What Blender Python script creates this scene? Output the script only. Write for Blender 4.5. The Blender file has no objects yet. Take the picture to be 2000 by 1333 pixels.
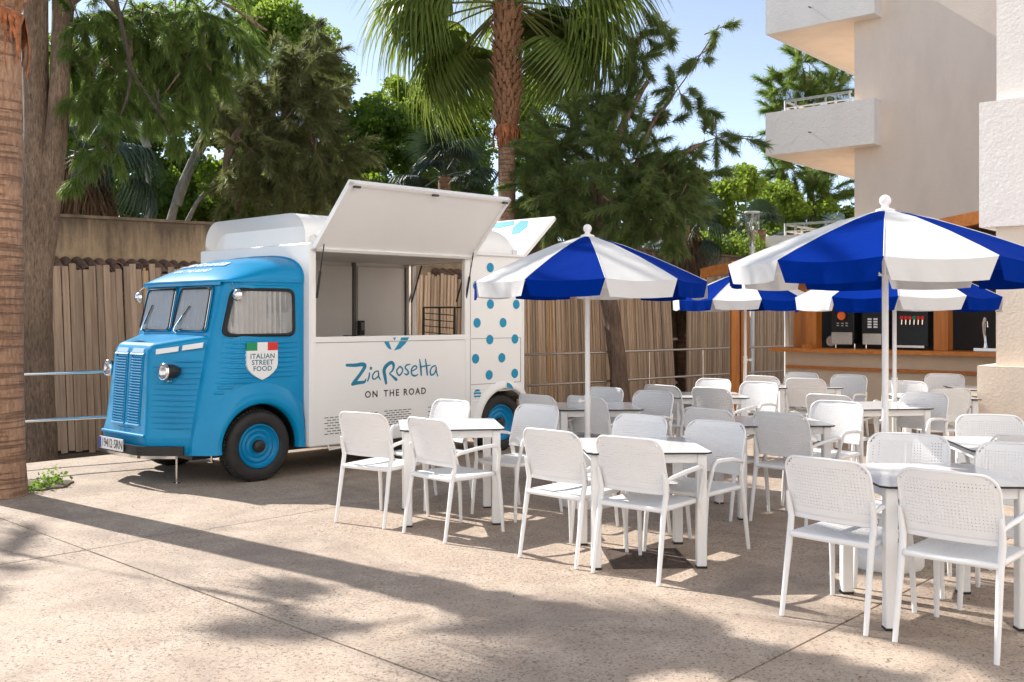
import bpy, bmesh, math, random
import numpy as np
from mathutils import Vector, Matrix
random.seed(7); np.random.seed(7)
scn = bpy.context.scene
COL = scn.collection
R = math.radians

# ------------------------------------------------------------------ camera
cam_d = bpy.data.cameras.new('camera')
cam = bpy.data.objects.new('camera', cam_d); COL.objects.link(cam)
cam.location = (0, 0, 1.6); cam.rotation_euler = (R(90), 0, 0)
cam_d.sensor_width = 36; cam_d.lens = 34.99; cam_d.shift_y = -0.02425
cam_d.clip_start = 0.1; cam_d.clip_end = 3000
scn.camera = cam
# ------------------------------------------------------------------ light
SUN = Vector((-0.80, 0.60, 0.818)).normalized()
world = bpy.data.worlds.new('World'); scn.world = world; world.use_nodes = True
_n = world.node_tree.nodes; _l = world.node_tree.links
sky = _n.new('ShaderNodeTexSky'); sky.sky_type = 'NISHITA'; sky.sun_disc = False
sky.sun_elevation = math.asin(SUN.z); sky.sun_rotation = math.atan2(SUN.x, SUN.y)
sky.air_density = 0.42; sky.dust_density = 0.0; sky.ozone_density = 3.6; sky.altitude = 50
_hs = _n.new('ShaderNodeHueSaturation'); _hs.inputs['Saturation'].default_value = .74
_tint = _n.new('ShaderNodeMix'); _tint.data_type = 'RGBA'; _tint.blend_type = 'MULTIPLY'; _tint.inputs[0].default_value = 1
_tint.inputs[7].default_value = (1.09, 1.03, .88, 1)
_l.new(sky.outputs[0], _hs.inputs['Color']); _l.new(_hs.outputs[0], _tint.inputs[6]); _l.new(_tint.outputs[2], _n['Background'].inputs[0]); _n['Background'].inputs[1].default_value = 0.095
sd = bpy.data.lights.new('sun', 'SUN'); sd.energy = 2.1; sd.angle = R(0.53); sd.color = (1.0, 0.95, 0.88)
sun = bpy.data.objects.new('sun', sd); COL.objects.link(sun)
sun.rotation_euler = SUN.to_track_quat('Z', 'Y').to_euler(); sun.location = (-20, 15, 20)
vs = scn.view_settings
vs.view_transform = 'Standard'; vs.look = 'None'; vs.exposure = 1.92; vs.gamma = 1.0; vs.use_curve_mapping = False
try:
    scn.cycles.use_denoising = True
    scn.cycles.max_bounces = 8; scn.cycles.transparent_max_bounces = 12
    scn.cycles.diffuse_bounces = 4; scn.cycles.glossy_bounces = 4; scn.cycles.transmission_bounces = 6
    scn.cycles.sample_clamp_indirect = 6.0
except Exception: pass

# ------------------------------------------------------------------ materials
def _mat(name):
    m = bpy.data.materials.new(name); m.use_nodes = True
    return m, m.node_tree.nodes, m.node_tree.links, m.node_tree.nodes['Principled BSDF']
def mat(name, col, rough=0.5, metal=0.0, coat=0.0, noise=0.0, nscale=8.0, bump=0.0, bscale=60.0, trans=0.0, ior=1.45, stretch=None, island=0.0, sheen=0.0, alpha=1.0, spec=None):
    m, n, l, b = _mat(name)
    b.inputs['Roughness'].default_value = rough; b.inputs['Metallic'].default_value = metal
    b.inputs['Coat Weight'].default_value = coat; b.inputs['Coat Roughness'].default_value = 0.08
    b.inputs['IOR'].default_value = ior
    if spec is not None: b.inputs['Specular IOR Level'].default_value = spec
    if sheen: b.inputs['Sheen Weight'].default_value = sheen
    b.inputs['Alpha'].default_value = alpha
    if trans: b.inputs['Transmission Weight'].default_value = trans
    src = None
    if noise or bump:
        tc = n.new('ShaderNodeTexCoord'); mp = n.new('ShaderNodeMapping'); l.new(tc.outputs['Object'], mp.inputs[0])
        if stretch: mp.inputs['Scale'].default_value = stretch
    if noise:
        nt = n.new('ShaderNodeTexNoise'); nt.inputs['Scale'].default_value = nscale; nt.inputs['Detail'].default_value = 5
        l.new(mp.outputs[0], nt.inputs['Vector'])
        mx = n.new('ShaderNodeMix'); mx.data_type = 'RGBA'
        mx.inputs[6].default_value = (*[c*(1-noise) for c in col], 1); mx.inputs[7].default_value = (*[min(1, c*(1+noise)) for c in col], 1)
        cr = n.new('ShaderNodeMapRange'); cr.inputs[1].default_value = .3; cr.inputs[2].default_value = .7
        l.new(nt.outputs[0], cr.inputs[0]); l.new(cr.outputs[0], mx.inputs[0]); src = mx.outputs[2]
    else:
        rg = n.new('ShaderNodeRGB'); rg.outputs[0].default_value = (*col, 1); src = rg.outputs[0]
    if island:
        oi = n.new('ShaderNodeObjectInfo'); hs = n.new('ShaderNodeHueSaturation')
        mr = n.new('ShaderNodeMapRange'); mr.inputs[3].default_value = 1-island; mr.inputs[4].default_value = 1+island
        l.new(oi.outputs['Random'], mr.inputs[0]); l.new(mr.outputs[0], hs.inputs['Value']); l.new(src, hs.inputs['Color']); src = hs.outputs[0]
    l.new(src, b.inputs['Base Color'])
    if bump:
        bn = n.new('ShaderNodeTexNoise'); bn.inputs['Scale'].default_value = bscale; bn.inputs['Detail'].default_value = 6
        l.new(mp.outputs[0], bn.inputs['Vector'])
        bp = n.new('ShaderNodeBump'); bp.inputs['Strength'].default_value = min(1, bump); bp.inputs['Distance'].default_value = 0.01
        l.new(bn.outputs[0], bp.inputs['Height']); l.new(bp.outputs[0], b.inputs['Normal'])
    return m

def mat_ground():
    m, n, l, b = _mat('stamped concrete')
    tc = n.new('ShaderNodeTexCoord')
    def noise(scale, det=6, rough=.55, dist=0, vec=None):
        t = n.new('ShaderNodeTexNoise'); t.inputs['Scale'].default_value = scale; t.inputs['Detail'].default_value = det
        t.inputs['Roughness'].default_value = rough; t.inputs['Distortion'].default_value = dist
        l.new(vec or tc.outputs['Object'], t.inputs['Vector']); return t.outputs[0]
    def ramp(src, a, c, ca, cc):
        r = n.new('ShaderNodeMapRange'); r.inputs[1].default_value = a; r.inputs[2].default_value = c
        r.inputs[3].default_value = ca; r.inputs[4].default_value = cc; l.new(src, r.inputs[0]); return r.outputs[0]
    def mix(fac, a, c, mode='MIX'):
        x = n.new('ShaderNodeMix'); x.data_type = 'RGBA'; x.blend_type = mode
        if isinstance(fac, float): x.inputs[0].default_value = fac
        else: l.new(fac, x.inputs[0])
        for i, v in ((6, a), (7, c)):
            if isinstance(v, tuple): x.inputs[i].default_value = (*v, 1)
            else: l.new(v, x.inputs[i])
        return x.outputs[2]
    big = noise(.55, 5, .6, .6); mid = noise(3.2, 6, .65, .4); fine = noise(38, 5, .7, .3); spk = noise(62, 3, .6, .8)
    pit = noise(21, 5, .75, 1.2)
    c = mix(ramp(big, .32, .68, 0, 1), (.485, .38, .295), (.395, .31, .245))
    c = mix(ramp(mid, .38, .66, 0, 1), c, (.54, .445, .355))
    c = mix(ramp(noise(1.1, 6, .65, .9), .50, .68, 0, .75), c, (.27, .215, .175))
    c = mix(ramp(noise(.28, 5, .6, 1.5), .56, .66, 0, .35), c, (.30, .25, .215))
    c = mix(ramp(fine, .35, .75, 0, .45), c, (.33, .255, .205))
    dens = ramp(noise(.9, 3, .5, 0), .35, .65, .03, -.02)
    ad = n.new('ShaderNodeMath'); ad.operation = 'ADD'; l.new(spk, ad.inputs[0]); l.new(dens, ad.inputs[1])
    c = mix(ramp(ad.outputs[0], .555, .64, 0, .8), c, (.12, .09, .075))
    ad2 = n.new('ShaderNodeMath'); ad2.operation = 'ADD'; l.new(pit, ad2.inputs[0]); l.new(dens, ad2.inputs[1])
    c = mix(ramp(ad2.outputs[0], .565, .66, 0, .62), c, (.17, .13, .105))
    l.new(c, b.inputs['Base Color']); b.inputs['Roughness'].default_value = .72
    b.inputs['Specular IOR Level'].default_value = .35
    hsum = n.new('ShaderNodeMath'); hsum.operation = 'ADD'; l.new(pit, hsum.inputs[0]); l.new(fine, hsum.inputs[1])
    bp = n.new('ShaderNodeBump'); bp.inputs['Strength'].default_value = .55; bp.inputs['Distance'].default_value = .012
    l.new(hsum.outputs[0], bp.inputs['Height']); l.new(bp.outputs[0], b.inputs['Normal'])
    return m

def mat_leaf(name, c0, c1, trans=(.25, .4, .03), tw=.35, rough=.45):
    m, n, l, b = _mat(name)
    geo = n.new('ShaderNodeNewGeometry')
    mx = n.new('ShaderNodeMix'); mx.data_type = 'RGBA'
    mx.inputs[6].default_value = (*c0, 1); mx.inputs[7].default_value = (*c1, 1)
    l.new(geo.outputs['Random Per Island'], mx.inputs[0]); l.new(mx.outputs[2], b.inputs['Base Color'])
    b.inputs['Roughness'].default_value = rough; b.inputs['Specular IOR Level'].default_value = .4
    tr = n.new('ShaderNodeBsdfTranslucent'); tr.inputs[0].default_value = (*trans, 1)
    ms = n.new('ShaderNodeMixShader'); ms.inputs[0].default_value = tw
    out = n['Material Output']
    l.new(b.outputs[0], ms.inputs[1]); l.new(tr.outputs[0], ms.inputs[2]); l.new(ms.outputs[0], out.inputs[0])
    return m

def mat_bark(name, c0, c1, sx=9, sz=1.5, bump=1.0, rings=0.0, rcol=None):
    m, n, l, b = _mat(name)
    tc = n.new('ShaderNodeTexCoord'); mp = n.new('ShaderNodeMapping'); mp.inputs['Scale'].default_value = (sx, sx, sz)
    l.new(tc.outputs['Object'], mp.inputs[0])
    t = n.new('ShaderNodeTexNoise'); t.inputs['Scale'].default_value = 2.2; t.inputs['Detail'].default_value = 8; t.inputs['Roughness'].default_value = .7; t.inputs['Distortion'].default_value = .6
    l.new(mp.outputs[0], t.inputs['Vector'])
    r = n.new('ShaderNodeMapRange'); r.inputs[1].default_value = .33; r.inputs[2].default_value = .67; l.new(t.outputs[0], r.inputs[0])
    mx = n.new('ShaderNodeMix'); mx.data_type = 'RGBA'; mx.inputs[6].default_value = (*c0, 1); mx.inputs[7].default_value = (*c1, 1)
    l.new(r.outputs[0], mx.inputs[0]); src = mx.outputs[2]; h = t.outputs[0]
    t2 = n.new('ShaderNodeTexNoise'); t2.inputs['Scale'].default_value = .9; t2.inputs['Detail'].default_value = 3; l.new(tc.outputs['Object'], t2.inputs['Vector'])
    r2 = n.new('ShaderNodeMapRange'); r2.inputs[1].default_value = .35; r2.inputs[2].default_value = .65; r2.inputs[3].default_value = .72; r2.inputs[4].default_value = 1.2; l.new(t2.outputs[0], r2.inputs[0])
    hs = n.new('ShaderNodeHueSaturation'); l.new(r2.outputs[0], hs.inputs['Value']); l.new(src, hs.inputs['Color']); src = hs.outputs[0]
    if rings:
        mp2 = n.new('ShaderNodeMapping'); mp2.inputs['Scale'].default_value = (.6, .6, rings); l.new(tc.outputs['Object'], mp2.inputs[0])
        t3 = n.new('ShaderNodeTexNoise'); t3.inputs['Scale'].default_value = 1.6; t3.inputs['Detail'].default_value = 4; t3.inputs['Distortion'].default_value = .3; l.new(mp2.outputs[0], t3.inputs['Vector'])
        r3 = n.new('ShaderNodeMapRange'); r3.inputs[1].default_value = .52; r3.inputs[2].default_value = .60; r3.inputs[4].default_value = .7; l.new(t3.outputs[0], r3.inputs[0])
        mx3 = n.new('ShaderNodeMix'); mx3.data_type = 'RGBA'; mx3.inputs[7].default_value = (*(rcol or [c*.5 for c in c0]), 1)
        l.new(src, mx3.inputs[6]); l.new(r3.outputs[0], mx3.inputs[0]); src = mx3.outputs[2]
        ad = n.new('ShaderNodeMath'); ad.operation = 'SUBTRACT'; l.new(h, ad.inputs[0]); l.new(r3.outputs[0], ad.inputs[1]); h = ad.outputs[0]
    l.new(src, b.inputs['Base Color']); b.inputs['Roughness'].default_value = .85
    bp = n.new('ShaderNodeBump'); bp.inputs['Strength'].default_value = bump; bp.inputs['Distance'].default_value = .03
    l.new(h, bp.inputs['Height']); l.new(bp.outputs[0], b.inputs['Normal'])
    return m

def mat_wood(name, c0, c1, island=.35, stretch=(30, 30, 1.6), rough=.8, bump=.5):
    m, n, l, b = _mat(name)
    tc = n.new('ShaderNodeTexCoord'); mp = n.new('ShaderNodeMapping'); mp.inputs['Scale'].default_value = stretch
    oi = n.new('ShaderNodeObjectInfo'); va = n.new('ShaderNodeVectorMath'); va.operation = 'ADD'
    cb = n.new('ShaderNodeCombineXYZ'); mu = n.new('ShaderNodeMath'); mu.operation = 'MULTIPLY'; mu.inputs[1].default_value = 37.0
    l.new(oi.outputs['Random'], mu.inputs[0]); l.new(mu.outputs[0], cb.inputs[0]); l.new(mu.outputs[0], cb.inputs[2])
    l.new(tc.outputs['Object'], va.inputs[0]); l.new(cb.outputs[0], va.inputs[1]); l.new(va.outputs[0], mp.inputs[0])
    t = n.new('ShaderNodeTexNoise'); t.inputs['Scale'].default_value = 1.0; t.inputs['Detail'].default_value = 6; t.inputs['Roughness'].default_value = .65; l.new(mp.outputs[0], t.inputs['Vector'])
    r = n.new('ShaderNodeMapRange'); r.inputs[1].default_value = .3; r.inputs[2].default_value = .7; l.new(t.outputs[0], r.inputs[0])
    mx = n.new('ShaderNodeMix'); mx.data_type = 'RGBA'; mx.inputs[6].default_value = (*c0, 1); mx.inputs[7].default_value = (*c1, 1); l.new(r.outputs[0], mx.inputs[0])
    mr = n.new('ShaderNodeMapRange'); mr.inputs[3].default_value = 1-island; mr.inputs[4].default_value = 1+island; l.new(oi.outputs['Random'], mr.inputs[0])
    hs = n.new('ShaderNodeHueSaturation'); l.new(mr.outputs[0], hs.inputs['Value']); l.new(mx.outputs[2], hs.inputs['Color'])
    l.new(hs.outputs[0], b.inputs['Base Color']); b.inputs['Roughness'].default_value = rough
    bp = n.new('ShaderNodeBump'); bp.inputs['Strength'].default_value = bump; bp.inputs['Distance'].default_value = .004
    l.new(t.outputs[0], bp.inputs['Height']); l.new(bp.outputs[0], b.inputs['Normal'])
    return m

def mat_stucco(name, col, bump=.6, scale=45, noise=.06, stain=None, streak=(1.2, 1.2, .35)):
    m, n, l, b = _mat(name)
    tc = n.new('ShaderNodeTexCoord')
    t = n.new('ShaderNodeTexNoise'); t.inputs['Scale'].default_value = scale; t.inputs['Detail'].default_value = 5; l.new(tc.outputs['Object'], t.inputs['Vector'])
    v = n.new('ShaderNodeTexNoise'); v.inputs['Scale'].default_value = scale*.22; v.inputs['Detail'].default_value = 4; v.inputs['Distortion'].default_value = .8; l.new(tc.outputs['Object'], v.inputs['Vector'])
    mp = n.new('ShaderNodeMapping'); mp.inputs['Scale'].default_value = streak; l.new(tc.outputs['Object'], mp.inputs[0])
    t2 = n.new('ShaderNodeTexNoise'); t2.inputs['Scale'].default_value = 1.4; t2.inputs['Detail'].default_value = 7; t2.inputs['Roughness'].default_value = .65; l.new(mp.outputs[0], t2.inputs['Vector'])
    mx = n.new('ShaderNodeMix'); mx.data_type = 'RGBA'
    mx.inputs[6].default_value = (*col, 1); mx.inputs[7].default_value = (*(stain or [c*(1-noise*2) for c in col]), 1)
    r = n.new('ShaderNodeMapRange'); r.inputs[1].default_value = .42; r.inputs[2].default_value = .66; l.new(t2.outputs[0], r.inputs[0]); l.new(r.outputs[0], mx.inputs[0])
    l.new(mx.outputs[2], b.inputs['Base Color']); b.inputs['Roughness'].default_value = .9
    ad = n.new('ShaderNodeMath'); ad.operation = 'ADD'; l.new(t.outputs[0], ad.inputs[0]); l.new(v.outputs[0], ad.inputs[1])
    bp = n.new('ShaderNodeBump'); bp.inputs['Strength'].default_value = bump; bp.inputs['Distance'].default_value = .02
    l.new(ad.outputs[0], bp.inputs['Height']); l.new(bp.outputs[0], b.inputs['Normal'])
    return m

def mat_cloth(name, col, tr, w):
    m, n, l, b = _mat(name); b.inputs['Base Color'].default_value = (*col, 1); b.inputs['Roughness'].default_value = .85; b.inputs['Specular IOR Level'].default_value = .03
    tc = n.new('ShaderNodeTexCoord'); t = n.new('ShaderNodeTexNoise'); t.inputs['Scale'].default_value = 5; t.inputs['Detail'].default_value = 3; l.new(tc.outputs['Object'], t.inputs['Vector'])
    bp = n.new('ShaderNodeBump'); bp.inputs['Strength'].default_value = .35; bp.inputs['Distance'].default_value = .03; l.new(t.outputs[0], bp.inputs['Height']); l.new(bp.outputs[0], b.inputs['Normal'])
    ts = n.new('ShaderNodeBsdfTranslucent'); ts.inputs[0].default_value = (*tr, 1); ms = n.new('ShaderNodeMixShader'); ms.inputs[0].default_value = w
    l.new(b.outputs[0], ms.inputs[1]); l.new(ts.outputs[0], ms.inputs[2]); l.new(ms.outputs[0], n['Material Output'].inputs[0]); return m
def mat_oldwall():
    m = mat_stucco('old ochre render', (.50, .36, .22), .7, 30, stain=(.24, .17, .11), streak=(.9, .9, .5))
    n, l, b = m.node_tree.nodes, m.node_tree.links, m.node_tree.nodes['Principled BSDF']
    src = b.inputs['Base Color'].links[0].from_socket
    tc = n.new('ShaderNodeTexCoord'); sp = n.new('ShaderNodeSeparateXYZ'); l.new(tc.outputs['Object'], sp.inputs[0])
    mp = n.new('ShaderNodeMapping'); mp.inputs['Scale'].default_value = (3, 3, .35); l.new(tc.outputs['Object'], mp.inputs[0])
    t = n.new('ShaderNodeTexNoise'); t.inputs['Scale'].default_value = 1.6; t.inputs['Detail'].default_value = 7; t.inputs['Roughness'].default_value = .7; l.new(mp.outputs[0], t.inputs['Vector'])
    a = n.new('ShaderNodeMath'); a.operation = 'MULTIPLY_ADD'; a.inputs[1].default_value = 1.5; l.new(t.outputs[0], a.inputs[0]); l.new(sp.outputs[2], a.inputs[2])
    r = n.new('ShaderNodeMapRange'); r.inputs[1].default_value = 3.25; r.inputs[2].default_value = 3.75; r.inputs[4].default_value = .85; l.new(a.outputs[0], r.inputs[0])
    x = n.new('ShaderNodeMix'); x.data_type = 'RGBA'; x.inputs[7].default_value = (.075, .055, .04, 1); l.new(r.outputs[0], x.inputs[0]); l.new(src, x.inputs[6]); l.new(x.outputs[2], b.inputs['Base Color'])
    return m
def mat_glass(name, col=(1, 1, 1), opacity=.25, rough=.02):
    m, n, l, b = _mat(name)
    tr = n.new('ShaderNodeBsdfTransparent'); tr.inputs[0].default_value = (*col, 1)
    b.inputs['Base Color'].default_value = (*col, 1); b.inputs['Roughness'].default_value = rough
    gl = n.new('ShaderNodeBsdfGlossy'); gl.inputs['Roughness'].default_value = rough
    fr = n.new('ShaderNodeFresnel'); fr.inputs[0].default_value = 1.5
    ge = n.new('ShaderNodeNewGeometry'); mi_ = n.new('ShaderNodeMapRange'); mi_.inputs[3].default_value = 1.5; mi_.inputs[4].default_value = .6667; l.new(ge.outputs['Backfacing'], mi_.inputs[0]); l.new(mi_.outputs[0], fr.inputs[0])
    mm = n.new('ShaderNodeMath'); mm.operation = 'ADD'; mm.inputs[1].default_value = opacity; l.new(fr.outputs[0], mm.inputs[0])
    ms = n.new('ShaderNodeMixShader'); l.new(mm.outputs[0], ms.inputs[0]); l.new(tr.outputs[0], ms.inputs[1]); l.new(gl.outputs[0], ms.inputs[2])
    l.new(ms.outputs[0], n['Material Output'].inputs[0])
    return m

M = dict(
    ground=mat_ground(),
    soil=mat('soil', (.13, .10, .07), .95, noise=.4, nscale=6, bump=1, bscale=25),
    steel=mat('stainless rail', (.72, .70, .68), .18, 1.0),
    chrome=mat('chrome', (.8, .8, .8), .08, 1.0),
    plastic=mat('white moulded plastic', (.83, .825, .82), .42, noise=.02, nscale=5, bump=.12, bscale=220, island=.02),
    table_top=mat('white laminate', (.80, .80, .80), .16, spec=.6, noise=.02, nscale=4),
    edge=mat('black laminate core', (.02, .02, .022), .5),
    metal_white=mat('white powder coat', (.83, .82, .81), .38, noise=.02, nscale=7, bump=.08, bscale=150),
    rubber=mat('black rubber', (.018, .018, .019), .75, noise=.2, nscale=30, bump=.2, bscale=200),
    tyre=mat('tyre rubber', (.022, .021, .020), .62, noise=.25, nscale=14, bump=.3, bscale=90),
    blue=mat('blue van paint', (.0, .25, .51), .36, spec=.25, coat=.22, noise=.05, nscale=3, bump=.03, bscale=9),
    blue_rim=mat('blue rim paint', (.0, .21, .44), .32, spec=.3, coat=.1),
    van_white=mat('white van panel', (.84, .83, .81), .3, coat=.25, noise=.015, nscale=2, bump=.03, bscale=5),
    interior=mat('galley lining', (.72, .68, .63), .5, noise=.04, nscale=2),
    teal=mat('teal print', (.004, .20, .34), .45, noise=.12, nscale=25),
    teal_dot=mat('cyan dot print', (.0, .27, .46), .42),
    darkprint=mat('dark print', (.045, .04, .04), .5),
    letter_white=mat('white print', (.8, .8, .8), .4),
    black=mat('black trim', (.02, .02, .02), .4, noise=.2, nscale=20),
    green=mat('flag green', (.01, .26, .10), .45), red=mat('flag red', (.62, .03, .02), .45),
    plate_blue=mat('plate blue', (.01, .06, .38), .4),
    curtain=mat('white curtain', (.42, .41, .40), .85, noise=.05, nscale=8),
    glass=mat_glass('window glass', (.80, .82, .82), .02),
    lampglass=mat_glass('lamp glass', (.95, .95, .95), .08, .1),
    wood_grey=mat_wood('weathered board', (.27, .185, .125), (.48, .35, .25), .28, (28, 28, 1.3)),
    wood_reed=mat_wood('weathered stick', (.38, .255, .16), (.68, .50, .345), .28, (40, 40, 1.5)),
    wood_new=mat_wood('fresh timber strip', (.50, .26, .10), (.66, .40, .19), .12, (20, 20, 1.0)),
    orange=mat_wood('oiled orange timber', (.42, .125, .018), (.60, .22, .04), .12, (14, 14, 1.2), .5, .3),
    orange_h=mat_wood('oiled orange beam', (.42, .125, .018), (.60, .22, .04), .12, (1.4, 14, 14), .5, .3),
    stucco_old=mat_oldwall(), coping=mat('weathered coping', (.20, .145, .10), .95, noise=.4, nscale=5, bump=.6, bscale=30),
    stucco=mat_stucco('cream render', (.92, .78, .655), .22, 38, .04),
    stucco_w=mat_stucco('white render', (.85, .80, .75), .28, 34, .03),
    stucco_c=mat_stucco('ivory render', (.82, .71, .59), .22, 40, .04),
    tile=mat('weathered roof tile', (.19, .115, .08), .9, noise=.45, nscale=9, bump=.6, bscale=30, island=.3),
    cloth_blue=mat_cloth('blue canvas', (.0, .022, .23), (.0, .03, .3), .10),
    cloth_white=mat_cloth('white canvas', (.68, .68, .68), (.7, .66, .6), .10),
    iron=mat('rusty iron', (.075, .052, .042), .8, noise=.35, nscale=16, bump=.6, bscale=60),
    bar_front=mat_stucco('bar counter render', (.66, .52, .38), .2, 40, .04),
    bar_wall=mat('dark grey bar wall', (.105, .098, .098), .7, noise=.06, nscale=2),
    machine=mat('black machine shell', (.012, .012, .013), .3, noise=.1, nscale=9),
    bark=mat_bark('grey brown bark', (.085, .056, .038), (.36, .25, .17), 22, 4.2, 1.0),
    bark_dark=mat_bark('dark twig bark', (.045, .032, .024), (.10, .075, .055), 9, 1.1, 1.0),
    stucco_bounce=mat_stucco('off-white bounce wall', (.78, .77, .76), .3, 30, .03),
    bark_red=mat_bark('reddish bark', (.10, .06, .042), (.30, .20, .14), 10, 1.4, 1.0),
    bark_pale=mat_bark('pale smooth bark', (.20, .19, .17), (.42, .40, .36), 5, 1.5, .4),
    palm_bark=mat_bark('ringed palm bark', (.26, .145, .09), (.50, .31, .20), 16, 5, .9, rings=17, rcol=(.20, .115, .075)),
    boot=mat('dry palm leaf base', (.30, .155, .085), .85, noise=.45, nscale=12, bump=.8, bscale=40, stretch=(3, 3, 1)),
    fibre=mat('rusty palm fibre', (.33, .12, .05), .9, noise=.45, nscale=14, bump=1, bscale=50),
)
# ------------------------------------------------------------------ helpers
class MB:
    def __init__(s): s.v = []; s.f = []; s.m = []
    def add(s, vs, fs, mi=0):
        o = len(s.v); s.v += [tuple(v) for v in vs]; s.f += [tuple(i+o for i in f) for f in fs]; s.m += [mi]*len(fs); return s
    def box(s, c, d, mi=0, rot=None, bev=0.0):
        x, y, z = d[0]/2, d[1]/2, d[2]/2
        if bev:
            b = min(bev, x*.9, y*.9, z*.9); vs = []
            for sx in (-1, 1):
                for sy in (-1, 1):
                    for sz in (-1, 1):
                        vs += [(sx*(x-b), sy*(y-b), sz*z), (sx*(x-b), sy*y, sz*(z-b)), (sx*x, sy*(y-b), sz*(z-b))]
            import itertools
            idx = {}
            k = 0
            for sx in (-1, 1):
                for sy in (-1, 1):
                    for sz in (-1, 1): idx[(sx, sy, sz)] = k; k += 3
            fs = []
            for sz in (-1, 1):
                q = [idx[(-1, -1, sz)], idx[(1, -1, sz)], idx[(1, 1, sz)], idx[(-1, 1, sz)]]; fs.append(q if sz > 0 else q[::-1])
            for sy in (-1, 1):
                q = [idx[(-1, sy, -1)]+1, idx[(1, sy, -1)]+1, idx[(1, sy, 1)]+1, idx[(-1, sy, 1)]+1]; fs.append(q if sy < 0 else q[::-1])
            for sx in (-1, 1):
                q = [idx[(sx, -1, -1)]+2, idx[(sx, 1, -1)]+2, idx[(sx, 1, 1)]+2, idx[(sx, -1, 1)]+2]; fs.append(q if sx > 0 else q[::-1])
            for key, i in idx.items():
                sg = key[0]*key[1]*key[2]; fs.append([i, i+1, i+2] if sg < 0 else [i, i+2, i+1])
            for a, bb in itertools.product((-1, 1), repeat=2):
                fs.append([idx[(a, bb, -1)]+1, idx[(a, bb, -1)]+2, idx[(a, bb, 1)]+2, idx[(a, bb, 1)]+1])
                fs.append([idx[(a, -1, bb)]+0, idx[(a, -1, bb)]+2, idx[(a, 1, bb)]+2, idx[(a, 1, bb)]+0])
                fs.append([idx[(-1, a, bb)]+0, idx[(-1, a, bb)]+1, idx[(1, a, bb)]+1, idx[(1, a, bb)]+0])
        else:
            vs = [(-x, -y, -z), (x, -y, -z), (x, y, -z), (-x, y, -z), (-x, -y, z), (x, -y, z), (x, y, z), (-x, y, z)]
            fs = [(3, 2, 1, 0), (4, 5, 6, 7), (0, 1, 5, 4), (1, 2, 6, 5), (2, 3, 7, 6), (3, 0, 4, 7)]
        if rot is not None: vs = [rot @ Vector(v) for v in vs]
        return s.add([(v[0]+c[0], v[1]+c[1], v[2]+c[2]) for v in vs], fs, mi)
    def hexa(s, b, t, mi=0):   # 4 bottom pts (ccw from above), 4 top pts
        return s.add(list(b)+list(t), [(3, 2, 1, 0), (4, 5, 6, 7), (0, 1, 5, 4), (1, 2, 6, 5), (2, 3, 7, 6), (3, 0, 4, 7)], mi)
    def prism(s, poly, z0, z1, mi=0):
        n = len(poly)
        vs = [(p[0], p[1], z0) for p in poly]+[(p[0], p[1], z1) for p in poly]
        return s.add(vs, [tuple(range(n-1, -1, -1)), tuple(range(n, 2*n))]+[(i, (i+1) % n, n+(i+1) % n, n+i) for i in range(n)], mi)
    def tube(s, pts, rad, n=8, mi=0, cap=True, flat=1.0):
        pts = [Vector(p) for p in pts]; k = len(pts)
        if not hasattr(rad, '__len__'): rad = [rad]*k
        rings = []; prev = None
        for i, p in enumerate(pts):
            d = (pts[min(i+1, k-1)]-pts[max(i-1, 0)])
            if d.length < 1e-9: d = Vector((0, 0, 1))
            d.normalize()
            if prev is None:
                a = Vector((0, 0, 1)) if abs(d.z) < .9 else Vector((1, 0, 0))
                u = d.cross(a).normalized()
            else:
                u = (prev - d*prev.dot(d)); u = u.normalized() if u.length > 1e-6 else d.orthogonal().normalized()
            prev = u; w = d.cross(u)
            rings.append([p+(u*math.cos(2*math.pi*j/n)+w*math.sin(2*math.pi*j/n)*flat)*rad[i] for j in range(n)])
        vs = [v for r in rings for v in r]
        fs = [(i*n+j, i*n+(j+1) % n, (i+1)*n+(j+1) % n, (i+1)*n+j) for i in range(k-1) for j in range(n)]
        if cap: fs += [tuple(range(n-1, -1, -1)), tuple((k-1)*n+j for j in range(n))]
        return s.add(vs, fs, mi)
    def lathe(s, prof, n=24, c=(0, 0, 0), ax=None, mi=0, closed=False):
        # prof: (r,h) ; ax: matrix 3x3 mapping local (x,y,z) -> world, axis = z
        vs = []; k = len(prof)
        for r, h in prof:
            for j in range(n):
                a = 2*math.pi*j/n; v = Vector((r*math.cos(a), r*math.sin(a), h))
                if ax is not None: v = ax @ v
                vs.append((v.x+c[0], v.y+c[1], v.z+c[2]))
        fs = [(i*n+j, i*n+(j+1) % n, (i+1)*n+(j+1) % n, (i+1)*n+j) for i in range(k-1) for j in range(n)]
        if closed: fs += [tuple(range(n-1, -1, -1)), tuple((k-1)*n+j for j in range(n))]
        return s.add(vs, fs, mi)
    def grid(s, P, mi=0, closed_u=False):   # P[i][j]
        a = len(P); b = len(P[0]); vs = [p for r in P for p in r]
        fs = [(i*b+j, i*b+j+1, (i+1)*b+j+1, (i+1)*b+j) for i in range(a-1) for j in range(b-1)]
        return s.add(vs, fs, mi)
    def map(s, fn): s.v = [tuple(fn(*v)) for v in s.v]; return s
    def mesh(s, name, smooth=None):
        me = bpy.data.meshes.new(name); me.from_pydata(s.v, [], s.f); me.update()
        if s.m and max(s.m) > 0: me.polygons.foreach_set('material_index', s.m)
        bm = bmesh.new(); bm.from_mesh(me)
        bmesh.ops.recalc_face_normals(bm, faces=bm.faces)
        if smooth is not None:
            for f in bm.faces: f.smooth = True
            ang = R(smooth)
            for e in bm.edges:
                if len(e.link_faces) != 2 or e.calc_face_angle(0) > ang: e.smooth = False
        bm.to_mesh(me); bm.free(); return me
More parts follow.
